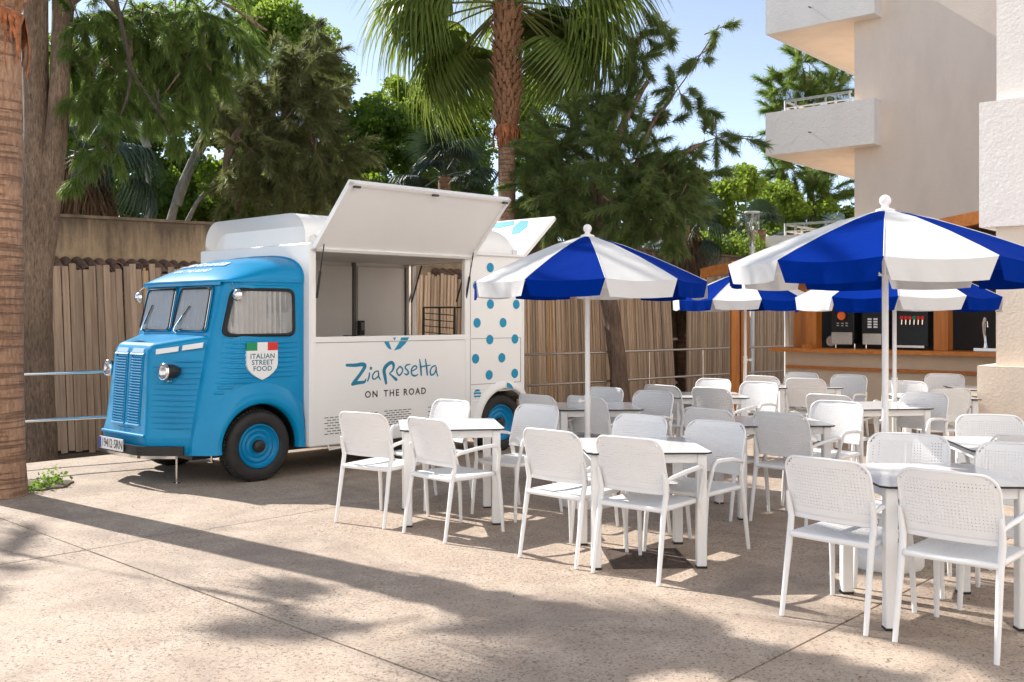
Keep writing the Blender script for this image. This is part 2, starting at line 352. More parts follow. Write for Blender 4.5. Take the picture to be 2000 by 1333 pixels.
def tag(o, label=None, cat=None, group=None, kind=None):
    if label: o['label'] = label
    if cat: o['category'] = cat
    if group: o['group'] = group
    if kind: o['kind'] = kind
    return o
def link(name, me, parent=None, mats=None, loc=None, rz=None):
    o = bpy.data.objects.new(name, me); COL.objects.link(o)
    if mats and me is not None and len(me.materials) == 0:
        for m_ in (mats if isinstance(mats, (list, tuple)) else [mats]): me.materials.append(m_)
    if parent is not None: o.parent = parent
    if loc is not None: o.location = loc
    if rz is not None: o.rotation_euler = (0, 0, rz)
    return o
def obj(name, mb, mats, parent=None, smooth=None, loc=None, rz=None):
    return link(name, mb.mesh(name, smooth), parent, mats, loc, rz)
def empty(name, loc, rz=0, label=None, cat=None, group=None):
    o = bpy.data.objects.new(name, None); COL.objects.link(o); o.location = loc; o.rotation_euler = (0, 0, rz)
    o.empty_display_size = .1
    return tag(o, label, cat, group)
def copy_tree(o, parent=None):
    c = o.copy(); COL.objects.link(c); c.parent = parent
    for ch in [x for x in KIDS.get(o.name, [])]:
        copy_tree(ch, c)
    return c
KIDS = {}
def register(o):
    for x in scn.objects:
        if x.parent is not None: KIDS.setdefault(x.parent.name, [])
    def rec(p):
        KIDS[p.name] = [x for x in scn.objects if x.parent == p]
        for k in KIDS[p.name]: rec(k)
    rec(o); return o
def text_mesh(s, size, spacing=1.0, shear=0.0, bold=0.0, ext=0.0):
    cu = bpy.data.curves.new('t', 'FONT'); cu.body = s; cu.size = size; cu.space_character = spacing; cu.shear = shear
    cu.offset = bold; cu.extrude = ext; cu.align_x = 'CENTER'; cu.align_y = 'CENTER'; cu.resolution_u = 3
    o = bpy.data.objects.new('t', cu); COL.objects.link(o)
    dg = bpy.context.evaluated_depsgraph_get(); dg.update()
    me = bpy.data.meshes.new_from_object(o.evaluated_get(dg)); bpy.data.objects.remove(o); return me
def boolean(o, cutters, op='DIFFERENCE'):
    for c in cutters:
        md = o.modifiers.new('b', 'BOOLEAN'); md.operation = op; md.object = c; md.solver = 'EXACT'
    dg = bpy.context.evaluated_depsgraph_get(); dg.update()
    me = bpy.data.meshes.new_from_object(o.evaluated_get(dg)); o.modifiers.clear(); old = o.data; o.data = me
    for c in cutters: bpy.data.objects.remove(c)
    return o
def at(px, py, Y):   # photo pixel + distance -> world point
    return Vector(((px-1000)/1944*Y, Y, 1.6-(py-618)/1944*Y))
def grd(px, py, z=0.0):
    Y = (1.6-z)*1944/(py-618); return Vector(((px-1000)/1944*Y, Y, z))
# ================================================================== ground
E1 = Vector((.729, -.685, 0)); E2 = Vector((.685, .729, 0))
g = MB(); g.box((0, 60, -.62), (600, 500, .6)); soil = obj('ground', g, M['soil']); tag(soil, kind='structure')
ter = empty('terrace', (0, 6, 0)); tag(ter, kind='structure')
e1s = [-11.28, -6.79, -2.295, 2.2, 6.7, 11.2]; e2s = [-10.53, -6.03, -1.53, 2.97, 7.47, 11.97, 16.47, 20.97, 25.5]
JG = .007
for i in range(len(e1s)-1):
    for j in range(len(e2s)-1):
        a0, a1, b0, b1 = e1s[i]+JG, e1s[i+1]-JG, e2s[j]+JG, e2s[j+1]-JG
        P = [E1*a+E2*b_ for a, b_ in ((a0, b0), (a1, b0), (a1, b1), (a0, b1))]
        zz = random.uniform(-.0015, .0015)
        mb = MB(); mb.prism([(p.x, p.y-6) for p in P], -.3, zz)
        obj('slab', mb, M['ground'], ter)
# bedding seen in the joints
mb = MB(); Q = [E1*a+E2*b_ for a, b_ in ((-11.25, -10.4), (11.1, -10.4), (11.1, 25.4), (-11.25, 25.4))]
mb.prism([(p.x, p.y-6) for p in Q], -.31, -.016); obj('joint_bed', mb, M['soil'], ter)
# small weed bed at the foot of the near palm
c = grd(78, 950)
mb = MB(); pts = []
for k in range(18):
    a = k/18*2*math.pi; r = 1+random.uniform(-.18, .18); pts.append((c.x+.27*r*math.cos(a), c.y+.30*r*math.sin(a)))
mb.prism(pts, .002, .014); bed = obj('soil_bed', mb, M['soil']); tag(bed, kind='structure')

# drain cover
dc = grd(1262, 1092)
dr = empty('drain_cover', (dc.x, dc.y, 0), R(3), 'rusty brown square drain cover set in the paving under the centre table', 'drain cover')
mb = MB(); mb.box((0, 0, .004), (.46, .46, .006)); 
for k in range(5): mb.box((-.12+.06*k, 0, .008), (.02, .30, .004))
obj('cover_plate', mb, M['iron'], dr)
mb = MB(); 
for s_ in (-1, 1): mb.box((s_*.245, 0, .005), (.022, .512, .008)); mb.box((0, s_*.245, .0045), (.468, .022, .008))
obj('frame', mb, M['iron'], dr)

# ================================================================== stainless rail
RP = [Vector((-8.3, 8.0, 0)), Vector((-5.27, 10.82, 0)), Vector((-4.55, 11.3, 0)), Vector((.25, 16.3, 0)), Vector((4.37, 19.75, 0)), Vector((6.2, 21.2, 0))]
rl = empty('handrail', RP[3], 0, 'two-bar stainless steel handrail along the terrace edge before the wooden fences', 'handrail')
for z in (.97, .42 if False else .46):
    mb = MB(); mb.tube([p+Vector((0, 0, z))-RP[3] for p in RP], .021, 8); obj('rail', mb, M['steel'], rl, 60)
def along(P, d):
    for a, b_ in zip(P, P[1:]):
        L = (b_-a).length
        if d <= L: return a+(b_-a)*(d/L)
        d -= L
    return P[-1]
tot = sum((b_-a).length for a, b_ in zip(RP, RP[1:]))
d = 1.2
pm = MB(); pm.tube([(0, 0, -.2), (0, 0, .95)], .019, 8); pme = pm.mesh('rail_post', 60)
while d < tot:
    p = along(RP, d)
    if not (-5.6 < p.x < -3.9): link('rail_post', pme, rl, M['steel'], p-RP[3])
    d += 1.52

# ================================================================== fences (slats leaning, each its own object)
FL = [Vector((-7.9, 12.8, 0)), Vector((.37, 18.0, 0)), Vector((4.75, 21.6, 0)), Vector((6.6, 23.1, 0))]
def slat_mesh(w, t, h, rnd=False):
    mb = MB()
    if rnd: mb.tube([(0, 0, 0), (0, 0, h*.5), (0, 0, h)], [w*.5, w*.48, w*.46], 6)
    else: mb.box((0, 0, h/2), (w, t, h), bev=.004)
    return mb.mesh('slat', 50 if rnd else None)
bm_ = [slat_mesh(.086, .022, 2.58+dz) for dz in (0, .03, -.04, .06)]
rm_ = [slat_mesh(.063, .05, 2.58+dz, True) for dz in (0, .04, -.05, .02)]
nm_ = slat_mesh(.03, .02, 2.6)
def fence(name, label, a, b_, spacing, kind, z0, lean, jit, extra=()):
    d = (b_-a); L = d.length; d.normalize(); ang = math.atan2(d.y, d.x)
    f = empty(name, a+Vector((0, 0, z0)), 0, label, 'fence')
    n = int(L/spacing)
    for i in range(n):
        s_ = i*spacing
        me = random.choice(bm_ if kind == 'board' else rm_)
        o = link('slat', me, f, M['wood_grey'] if kind == 'board' else M['wood_reed'], d*s_+Vector((random.uniform(-.004, .004), random.uniform(-.012, .012), random.uniform(-.03, .03))))
        o.rotation_euler = (random.gauss(0, jit*.4), R(lean(s_/L))+random.gauss(0, jit), ang)
    for s_, zz in extra:
        o = link('timber_strip', nm_, f, M['wood_new'], d*s_+Vector((0, -.03, 0))); o.rotation_euler = (0, R(lean(s_/L)), ang)
    for zr in (.45, 1.35, 2.2):
        mb = MB(); mb.box((L/2, .045, zr), (L, .03, .05)); o = obj('fence_rail', mb, M['wood_grey'], f); o.rotation_euler = (0, 0, ang)
    return f
dF = (FL[1]-FL[0]).normalized()
fence('board_fence', 'weathered grey board fence of upright planks left of the blue van', FL[0], FL[0]+dF*5.0, .090, 'board', -.3, lambda s: -2.2, .003, ((3.15, 0), (3.62, 0)))
fence('stick_fence', 'brown stick fence seen through the open serving window of the van', FL[0]+dF*7.0, FL[0]+dF*8.8, .066, 'stick', -.3, lambda s: 1.5, .005)
fence('stick_fence', 'brown stick fence panel with leaning sticks right behind the van and first parasol', FL[1]+Vector((-.25, -.18, 0)), FL[1]+(FL[2]-FL[1])*.70, .064, 'stick', -.22, lambda s: -1.0-3.6*s, .004, ((.75, 0), (.8, 0)))
fence('stick_fence', 'brown upright stick fence panel between the dark gap and the bar counter', FL[1]+(FL[2]-FL[1])*.745, FL[3], .064, 'stick', -.15, lambda s: 0.5, .004)

# ================================================================== retaining wall with tile course
WL = [Vector((-9.5, 12.6, 0)), Vector((-6.75, 14.6, 0)), Vector((.2, 19.2, 0)), Vector((7.4, 25.2, 0))]
wall = empty('retaining_wall', WL[1], 0, 'old ochre rendered garden wall topped with dark stains behind the fences', 'wall')
mb = MB()
for a, b_ in zip(WL, WL[1:]):
    d = (b_-a).normalized(); nr = Vector((-d.y, d.x, 0)); za, zb = 3.06, 3.04
    if b_ is WL[3]: zb = 2.95
    A, B = a-WL[1], b_-WL[1]
    mb.hexa([A+Vector((0, 0, -.4)), B+Vector((0, 0, -.4)), B+nr*.28+Vector((0, 0, -.4)), A+nr*.28+Vector((0, 0, -.4))], [A+Vector((0, 0, za)), B+Vector((0, 0, zb)), B+nr*.28+Vector((0, 0, zb)), A+nr*.28+Vector((0, 0, za))])
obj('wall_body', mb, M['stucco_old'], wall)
mb = MB()
for a, b_ in zip(WL, WL[1:]):
    d = (b_-a).normalized(); nr = Vector((-d.y, d.x, 0)); A, B = a-WL[1]-nr*.03, b_-WL[1]-nr*.03; za, zb = 3.063, 3.043
    if b_ is WL[3]: zb = 2.953
    mb.hexa([A+Vector((0, 0, za)), B+Vector((0, 0, zb)), B+nr*.34+Vector((0, 0, zb)), A+nr*.34+Vector((0, 0, za))], [A+Vector((0, 0, za+.045)), B+Vector((0, 0, zb+.045)), B+nr*.34+Vector((0, 0, zb+.045)), A+nr*.34+Vector((0, 0, za+.045))])
obj('coping', mb, M['coping'], wall)
tm = MB()
n = 7
for s_ in range(2):
    pass
P = []
for yy, r in ((0, .080), (-.42, .072)):
    P.append([(r*math.cos(math.pi*k/n), yy, r*math.sin(math.pi*k/n)) for k in range(n+1)])
tm.grid(P); P2 = [[(x*.84, y, z*.84-.004) for x, y, z in r_] for r_ in P]; tm.grid(P2)
for j in (0, 1):
    o_ = len(tm.v); row = P[j]+P2[j][::-1]; 
    for k in range(n): tm.add([P[j][k], P[j][k+1], P2[j][k+1], P2[j][k]], [(0, 1, 2, 3)])
tme = tm.mesh('roof_tile', 40)
def tiles(s0, s1, base, d, z, courses=2):
    ang = math.atan2(d.y, d.x)
    nr = Vector((-d.y, d.x, 0)); s_ = s0
    while s_ < s1:
        for c_ in range(courses):
            p = base+d*s_-nr*(.02+.33*c_)+Vector((0, 0, z-.085*c_))
            o = link('roof_tile', tme, wall, M['tile'], p-WL[1]+Vector((0, 0, random.uniform(-.012, .012))))
            o.rotation_euler = (R(14)+random.gauss(0, .03), random.gauss(0, .03), ang+random.gauss(0, .05))
        s_ += .156
dW = (WL[2]-WL[1]).normalized()
tiles(-.6, 4.0, WL[1], dW, 2.40)
tiles(6.4, 8.8, WL[1], dW, 2.40)
# ================================================================== hotel building (right)
BA = Vector((.757, -.653, 0)); BB = Vector((.653, .757, 0))    # along facade towards the camera / into the depth
bld = empty('hotel_building', (7.82, 22.73, 0), 0, 'cream rendered hotel block with white balconies on the right', 'building')
O = Vector((7.82, 22.73, 0))
def loc_box(mb, org, a0, a1, b0, b1, z0, z1, mi=0):
    p = [org+BA*a+BB*b_ for a, b_ in ((a0, b0), (a1, b0), (a1, b1), (a0, b1))]
    mb.hexa([q+Vector((0, 0, z0)) for q in p], [q+Vector((0, 0, z1)) for q in p], mi); return mb
Z0 = Vector((0, 0, 0))
mb = MB(); loc_box(mb, Z0, 0, 9, 0, 10, -.3, 17); obj('wall', mb, M['stucco'], bld)
mb = MB(); loc_box(mb, Z0, -.14, 0.02, -.002, .0, 0, .1)
def balcony(zb, zt, parent, rail=True):
    r = empty('balcony', (0, 0, 0)); r.parent = parent
    a0, a1 = -1.98, .62; b0, b1 = -.44, 5.2; t = .16
    mb = MB(); loc_box(mb, Z0, a0, a1-.0, b0, b0+t, zb, zt); obj('parapet', mb, M['stucco_w'], r)
    mb = MB(); loc_box(mb, Z0, a0, a0+t, b0+t+.002, b1, zb, zt); obj('parapet', mb, M['stucco_w'], r)
    mb = MB(); loc_box(mb, Z0, a1-t, a1-.002, b0+t+.002, -.003, zb, zt); obj('parapet', mb, M['stucco_w'], r)
    mb = MB(); loc_box(mb, Z0, a0+t+.002, -.003, b0+t+.002, b1, zb+.004, zb+.2); loc_box(mb, Z0, .0, a1-t-.003, b0+t+.002, -.004, zb+.004, zb+.2); obj('slab', mb, M['stucco'], r)
    mb = MB(); p = BA*-.85+BB*(b0); mb.tube([p+Vector((0, 0, zb+.42)), p-BB*.11+Vector((0, 0, zb+.41))], .013, 8); obj('drain_spout', mb, M['black'], r)
    if rail:
        mb = MB()
        zr = zt+.30
        def bar(a0_, b0_, a1_, b1_, z, h=.045, w=.035):
            A, B = BA*a0_+BB*b0_, BA*a1_+BB*b1_; d = (B-A).normalized(); nn = Vector((-d.y, d.x, 0))*w/2
            mb.hexa([A-nn+Vector((0, 0, z)), B-nn+Vector((0, 0, z)), B+nn+Vector((0, 0, z)), A+nn+Vector((0, 0, z))], [A-nn+Vector((0, 0, z+h)), B-nn+Vector((0, 0, z+h)), B+nn+Vector((0, 0, z+h)), A+nn+Vector((0, 0, z+h))])
        bar(a0+.35, b0+.3, -.003, b0+.3, zr-.05, .055); bar(a0+.35, b0+.3, -.003, b0+.3, zr-.2, .03)
        bar(a0+.35, b0+.302, a0+.35, b1, zr-.048, .05); bar(a0+.35, b0+.302, a0+.35, b1, zr-.198, .03)
        for aa in (a0+.36, a0+.62, -.62, -.38, -.06): 
            p = BA*aa+BB*(b0+.3); mb.box((p.x, p.y, zt+.06), (.045, .045, .46))
        for bb in (.8, 2.0, 3.2): 
            p = BA*(a0+.35)+BB*bb; mb.box((p.x, p.y, zt+.06), (.045, .045, .46))
        obj('railing', mb, M['metal_white'], r)
        mb = MB(); bar(a0+.37, b0+.26, -.05, b0+.26, zr-.18, .34, .01); obj('glass_panel', mb, M['glass'], r)
    return r
balcony(8.30, 9.40, bld, True); balcony(5.42, 6.43, bld); balcony(2.52, 3.50, bld)

mb = MB(); mb.box((-O.x+0, -O.y-7.6, 8.5), (42, 1.2, 18)); mb.box((-O.x+11.5, -O.y-.7, 8.5), (1.2, 12.5, 18)); obj('wall', mb, M['stucco_bounce'], bld)  # unseen wings behind and right of the camera, added to bounce sunlight as fill
# near wing: corner pier with plinth, on the far right
NP = Vector((4.93, 10.55, 0))
pier = empty('corner_pier', NP, 0, 'tall ivory rendered corner pier with thick plinth at the right edge', 'wall')
mb = MB(); loc_box(mb, Z0, 0, 7, 0, 4.0, -.2, 1.075); obj('plinth', mb, M['stucco_c'], pier)
mb = MB(); loc_box(mb, Z0, .16, 7, .10, 3.9, 1.075, 2.54); obj('shaft', mb, M['stucco_c'], pier)
mb = MB(); loc_box(mb, Z0, 0.02, 7, 0.0, 4.0, 2.54, 3.86); obj('upper_block', mb, M['stucco_w'], pier)
mb = MB(); loc_box(mb, Z0, .16, 7, .12, 3.9, 3.86, 14); obj('shaft', mb, M['stucco_w'], pier)

# ================================================================== far buildings
fb = empty('distant_building', at(792, 190, 95), 0, 'distant white flat-roofed building glimpsed above the trees beyond the palm', 'building')
mb = MB(); mb.box((0, 4, -9), (2.4, 8, 20)); obj('wall', mb, M['stucco_w'], fb)
mb = MB(); mb.box((-.9, 3.5, 1.45), (.9, 3, .9)); obj('roof_box', mb, M['stucco_w'], fb)
hb = empty('garden_house', at(540, 420, 27), 0, 'small beige block wall house glimpsed over the roof of the van box', 'building')
mb = MB(); mb.box((0, 1, -1.5), (2.3, 2, 4.4)); obj('wall', mb, M['stucco_c'], hb)
mb = MB(); mb.box((0, -.012, -.1), (2.3, .02, .03)); mb.box((0, -.012, .28), (2.3, .02, .03)); obj('block_joint', mb, M['stucco'], hb)

# ================================================================== bar kiosk
BD = Vector((.749, -.662, 0)); BN = Vector((.662, .749, 0))     # along counter, and into the bar
C0 = Vector((4.16, 15.7, 0))
bar = empty('bar_kiosk', C0, 0, 'timber framed beach bar kiosk with cream counter front and dark interior', 'bar')
def kb(mb, a0, a1, b0, b1, z0, z1, mi=0, z0b=None, z1b=None):
    p = [BD*a+BN*b_ for a, b_ in ((a0, b0), (a1, b0), (a1, b1), (a0, b1))]
    zb = (z0, z0 if z0b is None else z0b, z0 if z0b is None else z0b, z0); zt = (z1, z1 if z1b is None else z1b, z1 if z1b is None else z1b, z1)
    mb.hexa([q+Vector((0, 0, z)) for q, z in zip(p, zb)], [q+Vector((0, 0, z)) for q, z in zip(p, zt)], mi); return mb
mb = MB(); kb(mb, .12, 4.4, .10, .25, 0, 1.045); kb(mb, .12, .27, .25, 2.2, 0, 1.045); obj('counter_front', mb, M['bar_front'], bar)
mb = MB(); kb(mb, -.08, 4.4, -.06, .62, 1.048, 1.105); obj('counter_top', mb, M['orange_h'], bar)
mb = MB(); kb(mb, .14, 4.4, .055, .098, .785, .83); obj('counter_strip', mb, M['orange_h'], bar)
mb = MB(); kb(mb, .26, 5.5, 2.2, 2.35, 0, 2.6); kb(mb, .25, .3, .63, 2.2, 0, 2.6); obj('back_wall', mb, M['bar_wall'], bar)
mb = MB(); kb(mb, -.3, 5.5, .3, 2.4, 2.62, 2.7); obj('ceiling', mb, M['bar_wall'], bar)
for a_, w_ in ((.42, .17), (2.36, .20)):
    mb = MB(); kb(mb, a_, a_+w_, .18, .38, 1.108, 2.58); obj('post', mb, M['orange'], bar)
mb = MB(); kb(mb, .1, .42, .42, .47, 1.108, 2.55); obj('side_panel', mb, M['orange'], bar)
mb = MB(); kb(mb, -.4, 5.0, .16, .36, 2.16, 2.42); obj('header_beam', mb, M['orange_h'], bar)
mb = MB(); kb(mb, .45, .6, -.02, .16, 1.108, 1.16); obj('post_shoe', mb, M['orange'], bar)
# free-standing pair of orange posts and sloping fascia
q = Vector((3.72, 16.3, 0))-C0
mb = MB(); mb.box((q.x-.075, q.y, 1.2), (.125, .13, 2.6)); obj('post', mb, M['orange'], bar)
mb = MB(); mb.box((q.x+.085, q.y+.02, 1.2), (.12, .13, 2.6)); obj('post', mb, M['orange'], bar)
A = Vector((3.2, 16.9, 2.41))-C0; B = Vector((6.15, 12.95, 2.99))-C0
d = (B-A); dn = Vector((d.x, d.y, 0)).normalized(); nn = Vector((-dn.y, dn.x, 0))*-.05
mb = MB(); h = Vector((0, 0, .17)); mb.hexa([A-h, B-h, B-h-nn, A-h-nn], [A, B, B-nn, A-nn]); obj('fascia', mb, M['orange_h'], bar)
mb = MB(); n2 = nn.normalized()*-1
mb.hexa([A+n2*.052+Vector((0,0,-.06)), B+n2*.052+Vector((0,0,-.06)), B+n2*3+Vector((0,0,-.0)), A+n2*2.2+Vector((0,0,-.0))], [A+n2*.052, B+n2*.052, B+n2*3+Vector((0,0,.05)), A+n2*2.2+Vector((0,0,.05))]); obj('roof', mb, M['orange_h'], bar)

def on_bar(a, b_, z=1.106): return C0+BD*a+BN*b_+Vector((0, 0, z))
angB = math.atan2(BD.y, BD.x)
def machine(name, label, cat, a, w, h, b_=.42):
    return empty(name, on_bar(a, b_, 1.106), angB, label, cat)
def bx(parent, name, c, d, m, bev=.004):
    mb = MB(); mb.box(c, d, bev=bev); return obj(name, mb, m, parent)
# local: x along counter (towards right), -y towards the viewer
j = machine('juice_dispenser', 'black orange-juice dispenser on the counter at the left end of the bar', 'dispenser', .95, .34, .66)
bx(j, 'body', (0, .05, .36), (.36, .30, .58), M['machine'], .01); bx(j, 'drip_tray', (0, -.11, .155), (.33, .04, .19), M['steel'])
for x in (-.15, .15): 
    mb = MB(); mb.tube([(x, 0, 0), (x, 0, .07)], .012, 6); obj('leg', mb, M['steel'], j)
mb = MB(); mb.lathe([(0, 0), (.05, .004), (.066, .015)], 20, (0, -.125, .50), Matrix.Rotation(R(90), 3, 'X')); obj('orange_emblem', mb, mat('orange emblem', (.85, .16, .02), .5), j)
mb = MB(); 
for x in (-.07, 0, .07): 
    for z in (.35, .385): mb.box((x, -.103, z), (.04, .008, .018))
obj('buttons', mb, M['steel'], j)
k_ = machine('coffee_machine', 'black coffee machine with silver script badge, second on the bar counter', 'coffee machine', 1.42, .34, .78)
bx(k_, 'body', (0, .05, .42), (.34, .30, .70), M['machine'], .01); bx(k_, 'drip_tray', (0, -.11, .15), (.29, .04, .17), M['steel'])
for x in (-.14, .14):
    mb = MB(); mb.tube([(x, 0, 0), (x, 0, .07)], .012, 6); obj('leg', mb, M['steel'], k_)
bx(k_, 'badge', (0, -.108, .66), (.21, .012, .18), mat('brushed silver', (.55, .53, .50), .4, .6))
me = text_mesh('Coffee', .07, 1, .35, .001); o = link('badge_lettering', me, k_, M['machine'], (0, -.116, .69)); o.rotation_euler = (R(90), 0, 0)
me = text_mesh('time', .06, 1, .35, .001); o = link('badge_lettering', me, k_, M['machine'], (.01, -.116, .62)); o.rotation_euler = (R(90), 0, 0)
mb = MB()
for x in (-.045, .045):
    for z in (.33, .37, .41, .45): mb.box((x, -.103, z), (.06, .008, .026))
obj('buttons', mb, M['letter_white'], k_)
s_ = machine('soda_dispenser', 'black soda dispenser with red and green tap labels behind the parasol pole', 'dispenser', 2.0, .5, .75)
bx(s_, 'body', (0, .08, .42), (.46, .30, .74), M['machine'], .01); bx(s_, 'drip_tray', (0, -.13, .05), (.44, .16, .04), M['steel'])
for i, (x, m_) in enumerate(((-.15, 'red'), (-.09, 'red'), (-.03, 'red'), (.03, 'green'), (.09, 'red'), (.15, 'red'))):
    bx(s_, 'tap_label', (x, -.085, .47), (.05, .02, .055), M[m_])
    mb = MB(); mb.tube([(x, -.09, .44), (x, -.10, .37)], .012, 6); obj('nozzle', mb, M['steel'], s_)
t_ = machine('beer_tower', 'pair of curved chrome beer taps on a steel tray at the right of the counter', 'beer tap', 3.16, .5, .5, .35)
bx(t_, 'drip_tray', (-.02, 0, .025), (.52, .22, .05), M['steel'])
for x in (-.16, .12):
    mb = MB(); mb.tube([(x, .02, .05), (x+.0, .02, .14), (x-.015, .01, .28), (x-.01, -.01, .40), (x+.01, -.03, .48)], [.034, .018, .024, .034, .02], 10); obj('tap_column', mb, M['chrome'], t_, 60)
    mb = MB(); mb.tube([(x+.02, -.02, .40), (x+.05, -.05, .42), (x+.055, -.05, .34)], .009, 6); obj('tap_handle', mb, M['chrome'], t_, 60)
pl = empty('small_plate', on_bar(.70, .5, 1.15), angB, 'small cream round thing leaning at the left end of the bar', 'plate')
mb = MB(); mb.lathe([(0, 0), (.07, .0), (.085, .014)], 18, (0, 0, .06), Matrix.Rotation(R(80), 3, 'X')); obj('dish', mb, M['stucco_c'], pl)

# ================================================================== street lamp, white pole
lp = at(1469, 0, 20.5); lp.z = 0
L_ = empty('garden_lamp', lp, 0, 'slim white garden lamp post with clear conical glass head', 'street lamp')
mb = MB(); mb.tube([(0, 0, 0), (0, 0, 2.95)], .048, 12); mb.lathe([(.048, 2.93), (.055, 2.98), (.07, 3.02), (.06, 3.03)], 14); obj('pole', mb, M['metal_white'], L_, 40)
mb = MB(); mb.lathe([(.065, 3.03), (.085, 3.2), (.135, 3.42), (.155, 3.73)], 18); obj('glass_shade', mb, M['lampglass'], L_, 60)
mb = MB(); mb.lathe([(0, 3.76), (.158, 3.755), (.162, 3.735), (.155, 3.72)], 18); obj('cap', mb, M['metal_white'], L_, 40)
mb = MB(); mb.lathe([(.03, 3.03), (.03, 3.25), (.05, 3.3), (.05, 3.45), (0, 3.46)], 10); obj('lamp_holder', mb, M['steel'], L_, 40)
wp = at(1536, 0, 17.2); wp.z = 0
mb = MB(); mb.tube([(0, 0, -.02), (0, 0, 1.4), (-.03, 0, 2.3)], [.04, .035, .03], 10)
o = obj('white_post', mb, M['metal_white'], None, 40, wp); tag(o, 'plain thin white post before the stick fence just left of the bar', 'post')
# ================================================================== food truck
VU = Vector((.7257, .6881, 0)); VV = Vector((-.7371, .6759, 0)); VP = Vector((-2.44, 9.63, 0))
van = empty('food_truck', VP, 0, 'blue and white vintage street food van with raised serving flap', 'food truck')
def vm(u, w, z): p = VU*u+VV*w; return (p.x, p.y, z)
def vobj(name, mb, m, parent=None, smooth=None): mb.map(vm); return obj(name, mb, m, parent or van, smooth)
def lerp(a, b_, t): return a+(b_-a)*t
def interp(tab, z):
    if z <= tab[0][0]: return tab[0][1:]
    for p, q in zip(tab, tab[1:]):
        if z <= q[0]:
            t = (z-p[0])/(q[0]-p[0]); return tuple(lerp(a, b_, t) for a, b_ in zip(p[1:], q[1:]))
    return tab[-1][1:]
KT = [(.30, -.63, .15), (.92, -.512, .155), (1.43, -.41, .165), (1.93, -.30, .142)]   # z, u, w of the front corner
CW = .88   # centre of the cab
def cab_half(z, n=10):
    ku, kw = interp(KT, z)
    pts = [(ku-.008, CW), (ku-.006, CW*.55), (ku-.002, kw+.06), (ku, kw+.02), (ku+.012, kw-.01)]
    # rounded pillar from corner to the side
    for t in (.3, .55, .8, 1.0):
        pts.append((ku+.02+.20*t**1.6, (kw-.02)*(1-t)**1.15+.0*t))
    pts += [(lerp(ku+.22, .485, t), 0.0) for t in (.25, .5, .75, 1.0)]
    return pts
def side_w(u, z):
    ku, kw = interp(KT, z)
    if u >= ku+.22: return 0.0
    t = max(0, min(1, (u-ku-.02)/.20))**(1/1.6)
    return (kw-.02)*(1-t)**1.15
zs = [.295, .36, .5, .65, .8, .92, 1.05, 1.2, 1.33, 1.43, 1.55, 1.68, 1.8, 1.90, 1.95]
rows = []
for z in zs:
    h = cab_half(z); full = h[::-1]+[(u, 2*CW-w) for u, w in h[1:]]
    rows.append([(u, w, z) for u, w in full])
mb = MB(); mb.grid(rows); nb = len(rows[0])
mb.add(rows[0], [tuple(range(nb))]); mb.add(rows[-1], [tuple(range(nb))[::-1]])
mb.add([r[0] for r in rows]+[r[-1] for r in rows], [tuple(list(range(len(rows)))+[len(rows)+k for k in range(len(rows)-1, -1, -1)])])
mb.map(vm)
me = mb.mesh('cab_body')
bm = bmesh.new(); bm.from_mesh(me); bmesh.ops.remove_doubles(bm, verts=bm.verts, dist=.0004); bmesh.ops.recalc_face_normals(bm, faces=bm.faces); bm.to_mesh(me); bm.free()
cab = link('cab_body', me, van, [M['blue'], M['black']])
def cyl_cut(u, z, r, w0, w1, n=40):
    c = MB()
    p = [(u+r*math.cos(2*math.pi*k/n), z+r*math.sin(2*math.pi*k/n)) for k in range(n)]
    vs = [(a, w0, b_) for a, b_ in p]+[(a, w1, b_) for a, b_ in p]
    c.add(vs, [tuple(range(n)), tuple(range(2*n-1, n-1, -1))]+[(i, n+i, n+(i+1) % n, (i+1) % n) for i in range(n)])
    c.map(vm); me_ = c.mesh('cut'); me_.materials.append(M['black']); 
    o = bpy.data.objects.new('cut', me_); COL.objects.link(o); o.location = VP; return o
def set_smooth(o, ang):
    bm = bmesh.new(); bm.from_mesh(o.data)
    for f in bm.faces: f.smooth = True
    for e in bm.edges:
        if len(e.link_faces) != 2 or e.calc_face_angle(0) > R(ang): e.smooth = False
    bm.to_mesh(o.data); bm.free()
boolean(cab, [cyl_cut(0, .345, .415, -.3, .34), cyl_cut(0, .345, .415, 1.42, 2.1)]); set_smooth(cab, 32)

# cab roof
def roof_h(u):
    t = (u+.335)/(.485+.335); t = max(0, min(1, t))
    return .275*(math.sin(t*math.pi/2))**.85
rows = []
for k in range(15):
    t = k/14; u = lerp(-.335, .485, t**1.15)
    inset = .13*(1-min(1, t*2.4))**1.7
    prow = []
    hh = roof_h(u)
    z0 = 1.938+.004*t
    for j_ in range(29):
        s_ = -1+2*j_/28
        a = abs(s_); th = a*math.pi/2
        x = math.sin(th)**(.45 if a > 0 else 1)*(1 if s_ >= 0 else -1)
        zz = math.cos(th)**.75
        crown = .035*(1-x*x)*min(1, t*2)
        prow.append((u - .03*(1-abs(x)**2)*(1-t), CW+x*(CW-inset), z0+hh*.88*zz*(1)+crown))
    rows.append(prow)
mb = MB(); mb.grid(rows)
mb.add(rows[0]+[(a, b_, 1.90) for a, b_, c in rows[0]], [(i, i+1, 29+i+1, 29+i) for i in range(28)])
mb.add(rows[-1], [tuple(range(29))])
vobj('cab_roof', mb, M['blue'], smooth=50)
